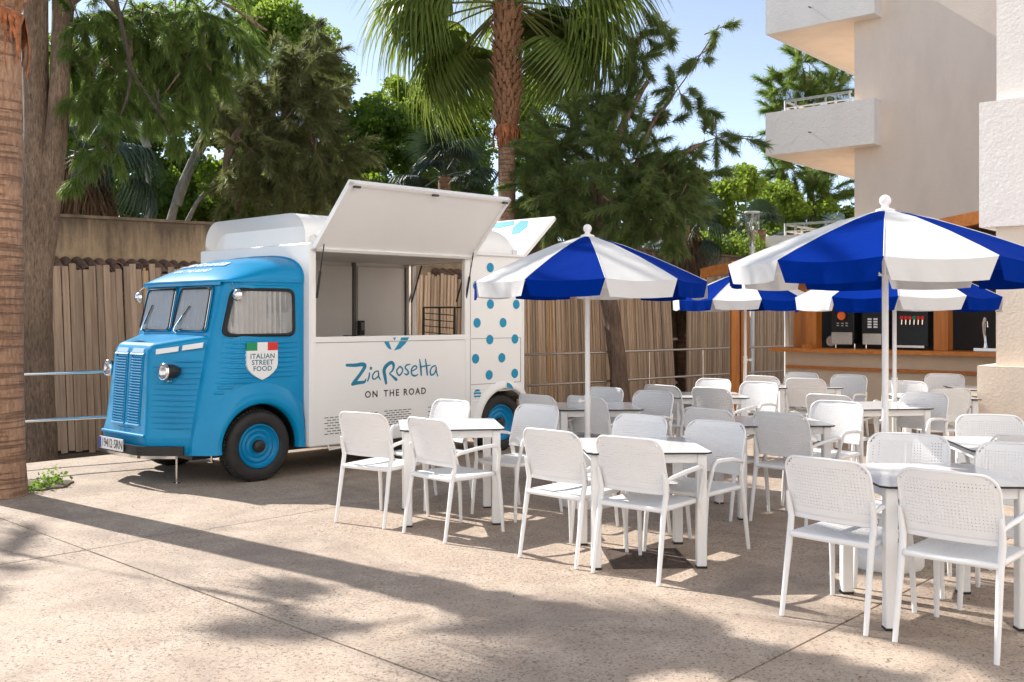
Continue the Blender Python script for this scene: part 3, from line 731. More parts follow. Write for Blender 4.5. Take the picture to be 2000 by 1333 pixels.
# header lip + drip rail
mb = MB(); mb.tube([(-.20, .012, 1.935), (-.27, .055, 1.937), (-.325, .13, 1.938), (-.355, .5, 1.94), (-.362, CW, 1.94), (-.355, 2*CW-.5, 1.94), (-.325, 2*CW-.13, 1.938), (-.27, 2*CW-.055, 1.937)], .013, 6)
mb.tube([(-.27, .02, 1.935), (-.1, -.008, 1.936), (.47, -.008, 1.94)], .009, 6); vobj('rain_gutter', mb, M['blue'], smooth=60)
mb = MB(); rr = [(u*1.0+.0, w, z+.004) for u, w, z in rows[-1]]
mb.tube(rr, .012, 6); vobj('roof_trim', mb, M['blue'], smooth=60)

# front face mapping: s across (w), z up -> on the plane through the front corners
def front_u(z): return interp(KT, z)[0]-.010
# hood
GT = [(.30, -.905, .455), (.46, -.90, .449), (1.20, -.84, .53), (1.29, -.83, .55), (1.335, -.80, .58)]
def hood_poly(z, zt, off=0.0):
    gu, gw = interp(GT, z); ku, kw = interp(KT, z)
    gu -= off; gw -= off*.8; kw -= off*.5
    r = .045
    P = []
    dx, dy = ku-gu, kw-gw; L = math.hypot(dx, dy); dx /= L; dy /= L
    a = (gu+dx*r, gw+dy*r); c = (gu, gw+r)
    for t in (0, .25, .5, .75, 1):
        P.append(((1-t)**2*a[0]+2*t*(1-t)*gu+t*t*c[0], (1-t)**2*a[1]+2*t*(1-t)*gw+t*t*c[1]))
    near = [(ku+.06, kw-.0)]+[(lerp(ku+.06, P[0][0], t), lerp(kw, P[0][1], t)) for t in (.5,)]+P
    return near+[(u, 2*CW-w) for u, w in near[::-1]]
mb = MB(); rows = []
for z in (.315, .40, .455, .47, .6, .8, 1.0, 1.2, 1.28):
    rows.append([(u, w, z) for u, w in hood_poly(z, 0, .012 if z in (.455, .47) else 0)])
# rounded top: slopes up to windscreen
def top_z(u, base=1.335): 
    t = (u+.83)/(.42); return base+.085*max(0, min(1, t))
for off, dz in ((.0, 0), (.012, .025), (.035, .04), (.07, .045)):
    row = []
    for u, w in hood_poly(1.30, 0, 0):
        cu, cw = -.45, CW
        uu = u+(off if u < -.5 else 0); ww = w+(off*.8 if w < CW else -off*.8)
        if w < CW and u > -.45: ww = w+off*.3
        if w > CW and u > -.45: ww = w-off*.3
        row.append((uu, ww, top_z(uu, 1.29)+dz))
    rows.append(row)
mb.grid(rows)
nb = len(rows[0]); half = nb//2
top = rows[-1]
ctr = [((a[0]+b_[0])/2, (a[1]+b_[1])/2, (a[2]+b_[2])/2+.012) for a, b_ in zip(top[:half], top[::-1][:half])]
mb.add(top[:half]+ctr, [(i, i+1, half+i+1, half+i) for i in range(half-1)])
mb.add(top[::-1][:half]+ctr, [(i, half+i, half+i+1, i+1) for i in range(half-1)])
mb.add(rows[0], [tuple(range(nb))])
me_h = vobj('hood', mb, M['blue'], smooth=35)
bm = bmesh.new(); bm.from_mesh(me_h.data); bmesh.ops.remove_doubles(bm, verts=bm.verts, dist=.0005); bmesh.ops.recalc_face_normals(bm, faces=bm.faces); bm.to_mesh(me_h.data); bm.free()
set_smooth(me_h, 38)
# lip above the number plate
mb = MB(); hp = hood_poly(.47, 0, .018)[2:-2]; mb.tube([(u, w, .474) for u, w in hp[3:-3]], .016, 8); vobj('front_lip', mb, M['blue'], smooth=60)
# grille: frames and louvres
def gu(z): return interp(GT, z)[0]
gr = empty('grille', (0, 0, 0)); gr.parent = van
for (wt0, wt1, wb0, wb1) in ((.925, 1.155, .905, 1.130), (.615, .845, .60, .835)):
    mb = MB()
    def wl(z, k): t = (z-.57)/(1.22-.57); return lerp(wb0, wt0, t) if k == 0 else lerp(wb1, wt1, t)
    for z, hgt in ((.565, .018), (1.235, .014)):
        mb.hexa([(gu(z)-.022, wl(z, 0)-.015, z), (gu(z)+.01, wl(z, 0)-.015, z), (gu(z)+.01, wl(z, 1)+.015, z), (gu(z)-.022, wl(z, 1)+.015, z)], [(gu(z)-.006, wl(z, 0)-.015, z+hgt), (gu(z)+.01, wl(z, 0)-.015, z+hgt), (gu(z)+.01, wl(z, 1)+.015, z+hgt), (gu(z)-.006, wl(z, 1)+.015, z+hgt)])
    for k in (0, 1):
        mb.tube([(gu(.58)-.004, wl(.58, k), .58), (gu(1.23)-.004, wl(1.23, k), 1.23)], .008, 5)
    vobj('grille_frame', mb, M['blue'], gr)
    nl = 24
    for i in range(nl):
        z = .592+i*(1.19-.592)/(nl-1); dz = .018
        mb = MB(); a0, a1 = wl(z, 0)+.012, wl(z, 1)-.012
        mb.hexa([(gu(z)-.016, a0, z), (gu(z)+.004, a0, z), (gu(z)+.004, a1, z), (gu(z)-.016, a1, z)], [(gu(z)-.001, a0+.004, z+dz), (gu(z)+.004, a0+.004, z+dz), (gu(z)+.004, a1-.004, z+dz), (gu(z)-.001, a1-.004, z+dz)])
        vobj('louvre', mb, M['blue_rim'], gr)
    mb = MB(); z = 1.25; mb.hexa([(gu(z)-.014, wt0+.005, z), (gu(z)+.01, wt0+.005, z), (gu(z)+.01, wt1-.005, z), (gu(z)-.014, wt1-.005, z)], [(gu(z+.05)-.006, wt0+.01, z+.045), (gu(z)+.01, wt0+.01, z+.045), (gu(z)+.01, wt1-.01, z+.045), (gu(z+.05)-.006, wt1-.01, z+.045)])
    vobj('vent_mirror', mb, M['chrome'], gr)
# small raised row of letters / dots on nose
mb = MB()
for k in range(9): mb.box((-.903, .70+k*.035, .535), (.012, .018, .008))
for k in range(4): mb.box((-.905, .68+k*.09, .505), (.01, .012, .012))
vobj('badge_studs', mb, M['blue_rim'])
# hood side: two white vents, faint ribs
def hside(s_, z, off=0.0):
    gu_, gw_ = interp(GT, z); ku, kw = interp(KT, z)
    dx, dy = ku-gu_, kw-gw_; L = math.hypot(dx, dy); nx, ny = dy/L, -dx/L
    if ny > 0: nx, ny = -nx, -ny
    return (gu_+dx*s_+nx*off, gw_+dy*s_+ny*off)
def hs_pt(s_, z, off): u, w = hside(s_, z, off); return (u, w, z)
for (s0, s1, za, zb) in ((.135, .505, 1.238, 1.278), (.565, .90, 1.275, 1.312)):
    mb = MB(); n_ = 8; dzs = .026
    out = []
    for k in range(n_+1):
        t = k/n_; s_ = lerp(s0, s1, t); z = lerp(za, zb-.01, t); out.append((s_, z))
    lo = [hs_pt(a, b_, .012) for a, b_ in out]; hi = [hs_pt(a, b_+.045, .012) for a, b_ in out]
    lo2 = [hs_pt(a, b_-.003, -.004) for a, b_ in out]; hi2 = [hs_pt(a, b_+.048, -.004) for a, b_ in out]
    mb.grid([lo2, lo, hi, hi2]); mb.add([lo[0], hi[0], hi2[0], lo2[0]], [(0, 1, 2, 3)]); mb.add([lo[-1], hi[-1], hi2[-1], lo2[-1]], [(3, 2, 1, 0)])
    vobj('side_vent', mb, M['letter_white'])
mb = MB()
for k in range(13):
    z = 1.17-k*.052
    s0, s1 = (.10, .93) if k % 3 else (.45 if k < 4 else .1, .93)
    mb.tube([hs_pt(lerp(s0, s1, t), z, .000) for t in (0, .5, 1)], [.003, .0075, .003], 6)
vobj('hood_ribs', mb, M['blue'], smooth=70)
# headlights
for side in (0, 1):
    h_ = empty('headlight', (0, 0, 0)); h_.parent = van
    u, w = hside(.36, 1.08, .10)
    if side: w = 2*CW-w
    ax = Matrix(((0, 0, -1), (0, 1, 0), (1, 0, 0)))       # local z -> -u
    def hp(prof, m, nm, n=24):
        mb = MB(); mb.lathe(prof, n, (u, w, 1.08), ax); vobj(nm, mb, m, h_, 50)
    hp([(0, -.15), (.025, -.145), (.05, -.12), (.066, -.07), (.075, -.01), (.077, .01)], M['black'], 'shell')
    hp([(.075, .0), (.083, .004), (.083, .02), (.075, .028), (.070, .027)], M['chrome'], 'bezel')
    hp([(.072, .025), (.06, .037), (.035, .046), (0, .05)], M['lampglass'], 'lens')
    hp([(.069, .02), (.045, -.02), (0, -.04)], M['chrome'], 'reflector')
    mb = MB(); mb.tube([(u+.05, w, 1.0), (u+.05, w+(.05 if not side else -.05), .975), (u+.06, w+(.12 if not side else -.12), .975)], .016, 8); vobj('bracket', mb, M['chrome'], h_, 60)
# bumper bars (black)
mb = MB()
def bump(pts, z0, z1, th):
    n_ = len(pts); inn = []
    for i, (u, w) in enumerate(pts):
        inn.append((u+th*.7, w+(th*.7 if w < CW else -th*.7)))
    rows = [[(u, w, z0) for u, w in inn], [(u, w, z0) for u, w in pts], [(u, w, z1) for u, w in pts], [(u, w, z1) for u, w in inn]]
    mb.grid(rows); mb.add([r[0] for r in rows], [(0, 1, 2, 3)]); mb.add([r[-1] for r in rows], [(3, 2, 1, 0)]); mb.add(rows[0]+rows[3], [(i, i+1, n_+i+1, n_+i) for i in range(n_-1)])
P = [hside(t, .35, .05) for t in (.86, .8, .5, .1)]+[(-.955, .44), (-.972, .50), (-.972, CW)]
P = P+[(u, 2*CW-w) for u, w in P[::-1][1:]]
bump(P, .300, .385, .04); vobj('bumper', mb, M['black'], smooth=40)
mb = MB()
P = [hside(t, .35, .045) for t in (.7, .5, .1)]+[(-.95, .45), (-.968, .52), (-.968, CW)]; P = P+[(u, 2*CW-w) for u, w in P[::-1][1:]]
bump(P, .270, .296, .03); vobj('bumper_underbar', mb, M['chrome'], smooth=40)
# number plate
npz = .372
pp = empty('number_plate', (0, 0, 0)); pp.parent = van
mb = MB(); mb.box((-.99, .96, npz), (.012, .47, .115)); vobj('plate', mb, M['letter_white'], pp)
mb = MB(); mb.box((-.9975, 1.175, npz), (.004, .038, .109)); vobj('blue_band', mb, M['plate_blue'], pp)
def vtext(s, size, u_of, w_of, z_of, m, name, parent=None, **k):
    me_ = text_mesh(s, size, **k)
    for v in me_.vertices:
        x, y = v.co.x, v.co.y; v.co = vm(u_of(x, y), w_of(x, y), z_of(x, y))
    return link(name, me_, parent or van, m)
vtext('19412', .118, lambda x, y: -.9985, lambda x, y: 1.028-x*.74, lambda x, y: npz+y, M['darkprint'], 'plate_lettering', pp, bold=.001)
vtext('-', .07, lambda x, y: -.9985, lambda x, y: .898-x, lambda x, y: npz+y, M['darkprint'], 'plate_lettering', pp)
vtext('SRN', .118, lambda x, y: -.9985, lambda x, y: .80-x*.80, lambda x, y: npz+y, M['darkprint'], 'plate_lettering', pp, bold=.001)

# rounded-rect window helper; F(s,t,off) -> (u,w,z)
def rrect(corners, r, n=6):
    # corners: 4 (s,t) ccw ; returns rounded outline
    out = []
    for i in range(4):
        p0 = Vector(corners[i-1]); p1 = Vector(corners[i]); p2 = Vector(corners[(i+1) % 4])
        a = p1+(p0-p1).normalized()*r; c = p1+(p2-p1).normalized()*r
        for k in range(n+1):
            t = k/n; out.append(((1-t)**2*a+2*t*(1-t)*p1+t*t*c)[:2])
    return out
def window(name, corners, r, F, frame_w, parent=van, chrome=True, fcol='rubber'):
    wn = empty(name, (0, 0, 0)); wn.parent = parent
    o1 = rrect(corners, r); cen = (sum(p[0] for p in o1)/len(o1), sum(p[1] for p in o1)/len(o1))
    def scale(p, d):
        v = Vector((cen[0]-p[0], cen[1]-p[1])); ax_ = abs(v.x), abs(v.y)
        hw = max(abs(q[0]-cen[0]) for q in o1); hh = max(abs(q[1]-cen[1]) for q in o1)
        return (cen[0]+(p[0]-cen[0])*(1-d/hw), cen[1]+(p[1]-cen[1])*(1-d/hh))
    o2 = [scale(p, frame_w) for p in o1]; o3 = [scale(p, frame_w*.5) for p in o1]
    n_ = len(o1); mb = MB()
    rows = [[F(*p, -.01) for p in o1+[o1[0]]], [F(*p, .016) for p in o1+[o1[0]]], [F(*p, .032) for p in o3+[o3[0]]], [F(*p, .027) for p in o2+[o2[0]]], [F(*p, .002) for p in o2+[o2[0]]]]
    mb.grid(rows); vobj('window_frame', mb, M[fcol], wn, 50)
    mb = MB(); mb.tube([F(*scale(p, -.004), .006) for p in o1+[o1[0]]], .007, 5, cap=False); vobj('outer_trim', mb, M['blue'], wn, 60)
    if chrome:
        mb = MB(); mb.tube([F(*scale(p, .004), .018) for p in o1+[o1[0]]], .0035, 5, cap=False); vobj('chrome_trim', mb, M['chrome'], wn, 60)
    mb = MB(); inner = [F(*p, .024) for p in o2]; mb.add(inner, [tuple(range(n_))]); vobj('pane', mb, M['glass'], wn)
    # curtain: pleated sheet just behind the glass
    s0, s1 = min(p[0] for p in o2), max(p[0] for p in o2); t0, t1 = min(p[1] for p in o2), max(p[1] for p in o2)
    rng = random.Random(len(name)+int(s0*100)); ph = [rng.uniform(0, 6) for _ in range(4)]
    rows = []
    nn_ = 90
    # outline extent at each s
    def ext(s_):
        ys = []
        for i in range(n_):
            a, b_ = o2[i], o2[(i+1) % n_]
            if (a[0]-s_)*(b_[0]-s_) <= 0 and abs(a[0]-b_[0]) > 1e-9:
                ys.append(a[1]+(b_[1]-a[1])*(s_-a[0])/(b_[0]-a[0]))
        return (min(ys), max(ys)) if len(ys) > 1 else (cen[1], cen[1])
    for k in range(nn_+1):
        s_ = lerp(s0+1e-4, s1-1e-4, k/nn_); lo, hi = ext(s_)
        col = []
        for q in range(6):
            tt = lerp(lo, hi, q/5); x = (s_-s0)
            wv = math.sin(x*2*math.pi/.052+ph[0]+1.6*math.sin(x*9+ph[1])+.5*q/5)*.5+.5
            col.append(F(s_, tt, .003+.0175*wv))
        rows.append(col)
    mb = MB(); mb.grid(rows); vobj('curtain', mb, M['curtain'], wn, 80)
    return wn
def Ff(s_, t, off):  # windscreen plane
    return (front_u(t)-off-.002, s_, t)
w1 = window('windscreen', [(.24, 1.455), (.86, 1.455), (.845, 1.885), (.272, 1.885)], .05, Ff, .022)
w2 = window('windscreen', [(.915, 1.455), (1.525, 1.455), (1.50, 1.885), (.945, 1.885)], .05, Ff, .022)
def Fs(s_, t, off): return (s_, side_w(s_, t)-off-.002, t)
window('side_window', [(-.365, 1.40), (.385, 1.40), (.375, 1.873), (-.262, 1.873)], .085, Fs, .032, chrome=False)
# wipers
for (w0, w1_, t0, t1) in ((.76, .585, 1.50, 1.70), (1.42, 1.33, 1.50, 1.715)):
    wi = empty('wiper', (0, 0, 0)); wi.parent = van
    p = lambda s_, t, o_: (front_u(t)-o_, s_, t)
    mb = MB(); mb.tube([p(w0+.02, t0-.06, .01), p(w0+.015, t0-.04, .045), p(w0, t0, .05), p(lerp(w0, w1_, .55), lerp(t0, t1, .55), .048)], [.009, .008, .006, .004], 6); vobj('wiper_arm', mb, M['chrome'], wi)
    mb = MB(); mb.tube([p(w0, t0+.02, .036), p(w1_, t1, .036)], .006, 6); vobj('wiper_blade', mb, M['black'], wi)
# mirrors
for side in (0, 1):
    mi = empty('wing_mirror', (0, 0, 0)); mi.parent = van
    f = (lambda w: w) if not side else (lambda w: 2*CW-w)
    mb = MB(); mb.tube([(-.27, f(.03), 1.915), (-.30, f(-.03), 1.87), (-.28, f(-.07), 1.83)], .007, 6); vobj('arm', mb, M['chrome'], mi)
    mb = MB(); ax = Matrix(((0, 0, 1), (0, 1, 0), (-1, 0, 0)))
    mb.lathe([(0, -.035), (.03, -.03), (.055, -.01), (.062, .01), (.055, .014), (0, .012)], 18, (-.29, f(-.085), 1.80), ax); vobj('mirror_head', mb, M['chrome'], mi, 50)

# side ribs
mb = MB()
zr = 1.345; i = 0
def fend_r(th): return .60
while zr > .74:
    ku, kw = interp(KT, zr)
    u0 = ku+.075+(.02 if i % 2 else 0); u1 = .43
    dz = zr-.345
    if zr < .93:
        rr = .64
        u1 = -math.sqrt(max(0, rr*rr-dz*dz))-.0 if dz < rr else .43
    elif zr < .985: u1 = -.05
    if u1-u0 > .06:
        n_ = 8
        c_ = [(lerp(u0, u1, t)) for t in [k/n_ for k in range(n_+1)]]
        rad = [.003]+[.0145]*(n_-1)+[.003]
        ring = []
        for a, r_ in zip(c_, rad):
            w_ = side_w(a, zr)
            ring.append([(a, w_-r_*.95*math.sin(q*math.pi/6), zr+r_*1.0*math.cos(q*math.pi/6)) for q in range(7)])
        mb = MB(); mb.grid(ring); vobj('pressed_rib', mb, M['blue'], smooth=70)
    zr -= .047; i += 1
for z_ in (1.905,):
    mb = MB(); n_ = 6; ring = []
    for k in range(n_+1):
        a = lerp(-.2, .43, k/n_); r_ = .003 if k in (0, n_) else .009
        ring.append([(a, side_w(a, z_)-r_*math.sin(q*math.pi/6), z_+r_*math.cos(q*math.pi/6)) for q in range(7)])
    mb.grid(ring)
mb.f = mb.f[-(6*6):] if False else mb.f; vobj('pressed_rib', mb, M['blue'], smooth=70)
# door shut lines
mb = MB(); mb.tube([(-.20, -.001, 1.39), (-.215, -.001, 1.0), (-.30, .0, .9)], .0035, 4); mb.tube([(.44, -.001, 1.9), (.445, -.001, .6)], .0035, 4); vobj('door_seam', mb, M['blue'])
# fender bulge crease
mb = MB()
rows = []
for k in range(33):
    th = R(lerp(-6, 186, k/32)); r_ = []
    for rr, wo in ((.405, .03), (.41, -.028), (.425, -.045), (.47, -.05), (.53, -.034), (.585, -.012), (.62, .004)):
        if th > R(90): rr2 = rr
        else: rr2 = min(rr, .405+(rr-.405)*1.0)
        u_ = -math.cos(math.pi-th)*rr2; z_ = .345+math.sin(th)*rr2
        if u_ > .478: u_ = .478
        zc = max(.296, z_)
        wbase = side_w(u_, zc)
        r_.append((u_, wbase+wo, zc))
    rows.append(r_)
mb.grid(rows); vobj('front_fender', mb, M['blue'], smooth=60)
mb2 = MB(); mb2.grid([[(a, 2*CW-b_, c) for a, b_, c in r_] for r_ in rows]); vobj('front_fender', mb2, M['blue'], smooth=60)
# step recesses (black)
for (ua, ub, za, zb) in ((-.588, -.492, .382, .497), (-.455, -.405, .378, .497)):
    rr_ = [(ua, za), (ub, za+.004), (ub, zb+.004), (ua, zb)]; out_ = rrect(rr_, .018, 3)
    us_ = [lerp(ua, ub, k/5) for k in range(6)]; mb = MB(); mb.grid([[Fs(u_, lerp(za, zb, q/4), .0035) for u_ in us_] for q in range(5)]); vobj('step_recess', mb, M['black'])
# shield
def poly_ext(poly, w0, w1, m, name, parent=van, sm=None):
    mb = MB(); n_ = len(poly)
    mb.add([(a, w0, b_) for a, b_ in poly]+[(a, w1, b_) for a, b_ in poly], [tuple(range(n_)), tuple(range(2*n_-1, n_-1, -1))]+[(i, (i+1) % n_, n_+(i+1) % n_, n_+i) for i in range(n_)])
    return vobj(name, mb, m, parent, sm)
sh = empty('shield_sign', (0, 0, 0)); sh.parent = van
L0, L1, zt_, zb_ = -.155, .177, 1.348, .985
body = [(L0, 1.268), (L1, 1.268), (L1, 1.14), (.165, 1.095), (.13, 1.055), (.075, 1.015), (.011, .985), (-.053, 1.015), (-.108, 1.055), (-.143, 1.095), (L0, 1.14)]
poly_ext(body, -.030, .0, M['letter_white'], 'shield_plate', sh)
w3 = (L1-L0)/3
for k, m_ in enumerate(('green', 'letter_white', 'red')):
    poly_ext([(L0+k*w3, 1.2685), (L0+(k+1)*w3, 1.2685), (L0+(k+1)*w3, zt_), (L0+k*w3, zt_)], -.030, .0, M[m_], 'flag_band', sh)
teald = mat('dark teal print', (.004, .14, .22), .5)
for s_, z_ in (('ITALIAN', 1.212), ('STREET', 1.152), ('FOOD', 1.092)):
    vtext(s_, .066, lambda x, y: .011+x*1.04, lambda x, y: -.0312, lambda x, y: z_+y, teald, 'sign_lettering', sh, bold=.0012, spacing=1.06)
# roof lettering on cab
vtext('ZiaRosetta', .20, lambda x, y: -.02+y*.9, lambda x, y: .95-x*1.0, lambda x, y: 1.94+.0+roof_h(-.02+y*.9)*.88*math.cos(min(1, abs((.95-x-CW)/CW))**2.2*math.pi/2)**.75+.042, M['letter_white'], 'roof_lettering', shear=.1, bold=.004)
vtext('ON THE ROAD', .10, lambda x, y: -.17+y*.9, lambda x, y: .95-x*1.0, lambda x, y: 1.94+roof_h(-.17+y*.9)*.88*math.cos(min(1, abs((.95-x-CW)/CW))**2.2*math.pi/2)**.75+.03, M['letter_white'], 'roof_lettering', bold=.003)

# ------------------------------------------------------------ white box
BW0, BW1, BU0, BU1, BZ0, BZ1 = -.10, 1.976, .49, 3.465, .292, 2.335
def vbox_obj(name, u0, u1, w0, w1, z0, z1, m, parent=None, bev=0.0, smooth=None):
    mb = MB(); mb.box(((u0+u1)/2, (w0+w1)/2, (z0+z1)/2), (u1-u0, w1-w0, z1-z0), bev=bev); return vobj(name, mb, m, parent, smooth)
box = vbox_obj('box_body', BU0, BU1, BW0, BW1, BZ0, BZ1, [M['van_white'], M['interior'], M['black']], bev=.012)
def cutter(u0, u1, w0, w1, z0, z1, m='interior'):
    mb = MB(); mb.box(((u0+u1)/2, (w0+w1)/2, (z0+z1)/2), (u1-u0, w1-w0, z1-z0)); mb.map(vm); me_ = mb.mesh('cut'); me_.materials.append(M[m])
    o = bpy.data.objects.new('cut', me_); COL.objects.link(o); o.location = VP; return o
boolean(box, [cutter(.55, 3.40, -.055, 1.93, .80, 2.285)])
boolean(box, [cutter(.56, 2.52, -.3, .2, 1.392, 2.25)])
boolean(box, [cutter(3.2, 3.7, .12, 1.83, 1.35, 2.27)])
c1 = cyl_cut(3.14, .345, .415, -.4, .25); c2 = cyl_cut(3.14, .345, .415, 1.7, 2.4); boolean(box, [c1, c2])
# slots right side panel frame strips
def strip(name, u0, u1, z0, z1, m='van_white', w=-.108, t=.012, parent=None): return vbox_obj(name, u0, u1, w, w+t, z0, z1, M[m], parent, bev=.003)
fr = empty('serving_window_frame', (0, 0, 0)); fr.parent = van
strip('frame_bar', .50, 2.60, 1.335, 1.388, parent=fr); strip('frame_bar', .50, .556, .30, 2.33, w=-.106, parent=fr); strip('frame_bar', 2.524, 2.60, .30, 2.33, w=-.106, parent=fr)
mb = MB()
for (a0, a1, z0, z1) in ((.56, 2.52, 1.331, 1.335), (2.603, 2.607, .45, 2.25), (2.62, 3.40, 1.341, 1.345), (3.40, 3.404, .82, 1.34), (2.62, 3.40, .815, .819)):
    mb.box(((a0+a1)/2, -.1005, (z0+z1)/2), (max(.006, a1-a0), .004, max(.006, z1-z0)))
vobj('panel_seam', mb, mat('seam shadow gap', (.25, .25, .25), .8))
mb = MB()
for k in range(5):
    z = .765-k*.035
    for (u0, u1) in ((2.63, 2.79-.0*k), (3.42-.06*max(0, 2-k), 3.45)) if k > 1 else ((2.63, 3.44),):
        if u1-u0 > .03: mb.tube([(u0, -.1, z), ((u0+u1)/2, -.1, z), (u1, -.1, z)], [.004, .011, .004], 6)
vobj('rear_ribs', mb, M['van_white'], smooth=70)
strip('corner_trim', 3.425, 3.46, .30, 2.32, w=-.105)
# gutter along the roof edge
vbox_obj('roof_gutter', .60, 3.47, -.135, -.10, 2.300, 2.330, M['van_white'], bev=.006)
# raised roof: rounded box
def rr_sec(u, grow, ins, z0, h, n=10):
    w0, w1 = BW0+.09+ins, BW1-.09-ins; r = .26; pts = []
    rz = min(r, h)
    for k in range(n+1):
        a = math.pi/2*k/n; pts.append((u, w0+r-r*math.cos(a), z0+h-rz+rz*math.sin(a)))
    pts2 = [(p[0], w0+w1-p[1], p[2]) for p in pts[::-1]]
    return [(u, w0, z0)]+pts+pts2+[(u, w1, z0)]
rows = []
H_ = .335
for k in range(7):
    a = math.pi/2*k/6; rows.append(rr_sec(BU0+.012+.10*(1-math.sin(a)) if k else BU0+.112, 0, .10*(1-math.sin(a)), BZ1-.02, H_-.10*(1-math.sin(a))*1.0-.0))
rows = [rr_sec(BU0+.012+.12*(1-math.cos(math.pi/2*(1-k/6))), 0, .10*(1-math.sin(math.pi/2*(k/6)))*0, BZ1-.02, .21+(H_-.21)*math.sin(math.pi/2*k/6)) for k in range(7)]
rows += [rr_sec(u, 0, 0, BZ1-.02, H_) for u in (1.2, 2.2, 3.0)]
rows += [rr_sec(3.13+.32*math.sin(math.pi/2*k/6), 0, 0, BZ1-.02, .05+(H_-.05)*math.cos(math.pi/2*k/6)**.6 if k < 6 else .05) for k in range(7)]
mb = MB(); mb.grid(rows); nb = len(rows[0]); mb.add(rows[0], [tuple(range(nb))]); mb.add(rows[-1], [tuple(range(nb))[::-1]])
vobj('raised_roof', mb, M['van_white'], smooth=45)
mb = MB(); mb.tube([(.56, -.02, 2.34), (.56, -.02, 2.40), (.60, -.02, 2.42), (.64, -.02, 2.40), (.64, -.02, 2.34)], .008, 6); mb.tube([(3.36, -.02, 2.34), (3.36, -.02, 2.39), (3.42, -.02, 2.39), (3.42, -.02, 2.34)], .008, 6); vobj('lifting_eye', mb, M['van_white'], smooth=60)
# tiny dark badge on the box front
mb = MB(); mb.box((.4885, .045, 2.0), (.004, .085, .05)); vobj('box_badge', mb, M['darkprint'])

# flaps
def flap(name, hinge, outv, a0, a1, along, L, lip):
    f = empty(name, (0, 0, 0)); f.parent = van
    return f
def flap_mesh(h0, h1, o0, o1, th, nrm):
    mb = MB(); q = [Vector(h0), Vector(h1), Vector(o1), Vector(o0)]; n_ = Vector(nrm)*th
    mb.hexa(q, [p+n_ for p in q]); return mb
fl = empty('serving_flap', (0, 0, 0)); fl.parent = van
dw, dz_ = -.60, .625; Ln = math.hypot(dw, dz_); nz = Vector((0, -dz_/Ln, -dw/Ln))  # upper/outer normal (w,z)
nr_ = Vector((0, -.72, .69)) if False else Vector((0, .0, 1))
up = Vector((0, -dz_/Ln*-1, -dw/Ln*1))   # points to +w,+z side (top of open flap)
h0, h1 = Vector((.50, -.125, 2.262)), Vector((2.60, -.125, 2.262)); od = Vector((0, dw, dz_))
mb = flap_mesh(h0, h1, h0+od, h1+od, .028, up); vobj('flap_panel', mb, M['van_white'], fl)
for (p, q_) in ((h0, h0+od), (h1, h1+od), (h0+od, h1+od), (h0, h1)):
    dd = (q_-p).normalized(); mid = (p+q_)/2; mb = MB()
    ins = Vector((0, 0, 0))
    side = (h0+h1)/2+od/2-mid; side = side.normalized()*.035
    dn = -up*.022
    mb.hexa([p+dn, q_+dn, q_+dn+side, p+dn+side], [p-up*.001, q_-up*.001, q_+side-up*.001, p+side-up*.001]); vobj('flap_rim', mb, M['van_white'], fl)
for t in (.04, .5, .965):
    mb = MB(); c_ = h0+(h1-h0)*t+od*.955-up*.03; mb.box(tuple(c_), (.07, .03, .02)); vobj('latch', mb, M['darkprint'], fl)
for uu in (.575, 2.545):
    mb = MB(); a = Vector((uu, -.15, 2.262))+od*.10; b_ = Vector((uu, -.09, 1.78))
    a = Vector((uu, -.12, 2.262))+od*.12-up*.03
    mb.tube([a, lerp(a, b_, .55)], .006, 8); mb.tube([lerp(a, b_, .5), b_], .012, 8); vobj('gas_strut', mb, M['black'], van, 60)
# rear flap: hinged at the rear top edge
rf = empty('rear_flap', (0, 0, 0)); rf.parent = van
g0, g1 = Vector((3.47, -.06, 2.285)), Vector((3.47, 1.95, 2.285)); ov = Vector((.58, 0, .535)); upr = Vector((-.535, 0, .58)).normalized()
mb = flap_mesh(g0, g1, g0+ov, g1+ov, .028, upr); vobj('flap_panel', mb, M['van_white'], rf)
for (p, q_) in ((g0, g0+ov), (g0+ov, g1+ov)):
    side = ((g0+g1)/2+ov/2-(p+q_)/2).normalized()*.03; dn = -upr*.02; mb = MB()
    mb.hexa([p+dn, q_+dn, q_+dn+side, p+dn+side], [p-upr*.001, q_-upr*.001, q_+side-upr*.001, p+side-upr*.001]); vobj('flap_rim', mb, M['van_white'], rf)
# partial blue emblem on rear flap (two crescent pieces)
def on_rf(a, b_): p = g0+(g1-g0)*a+ov*b_+upr*.0305; return tuple(p)
for poly in ([(.33, .98), (.52, .95), (.50, .83), (.40, .80), (.30, .86)], [(.20, .94), (.27, .96), (.29, .80), (.25, .60), (.19, .62), (.165, .78)]):
    mb = MB(); mb.add([on_rf(a, b_) for a, b_ in poly], [tuple(range(len(poly)))]); vobj('flap_print', mb, M['teal_dot'], rf)
for ww in (.95, 1.80):
    a = Vector((3.46, ww, 2.285))+ov*.14-upr*.02; b_ = Vector((3.36, ww, 1.78)); mb = MB(); mb.tube([a, b_], .011, 8); vobj('gas_strut', mb, M['black'], van, 60)

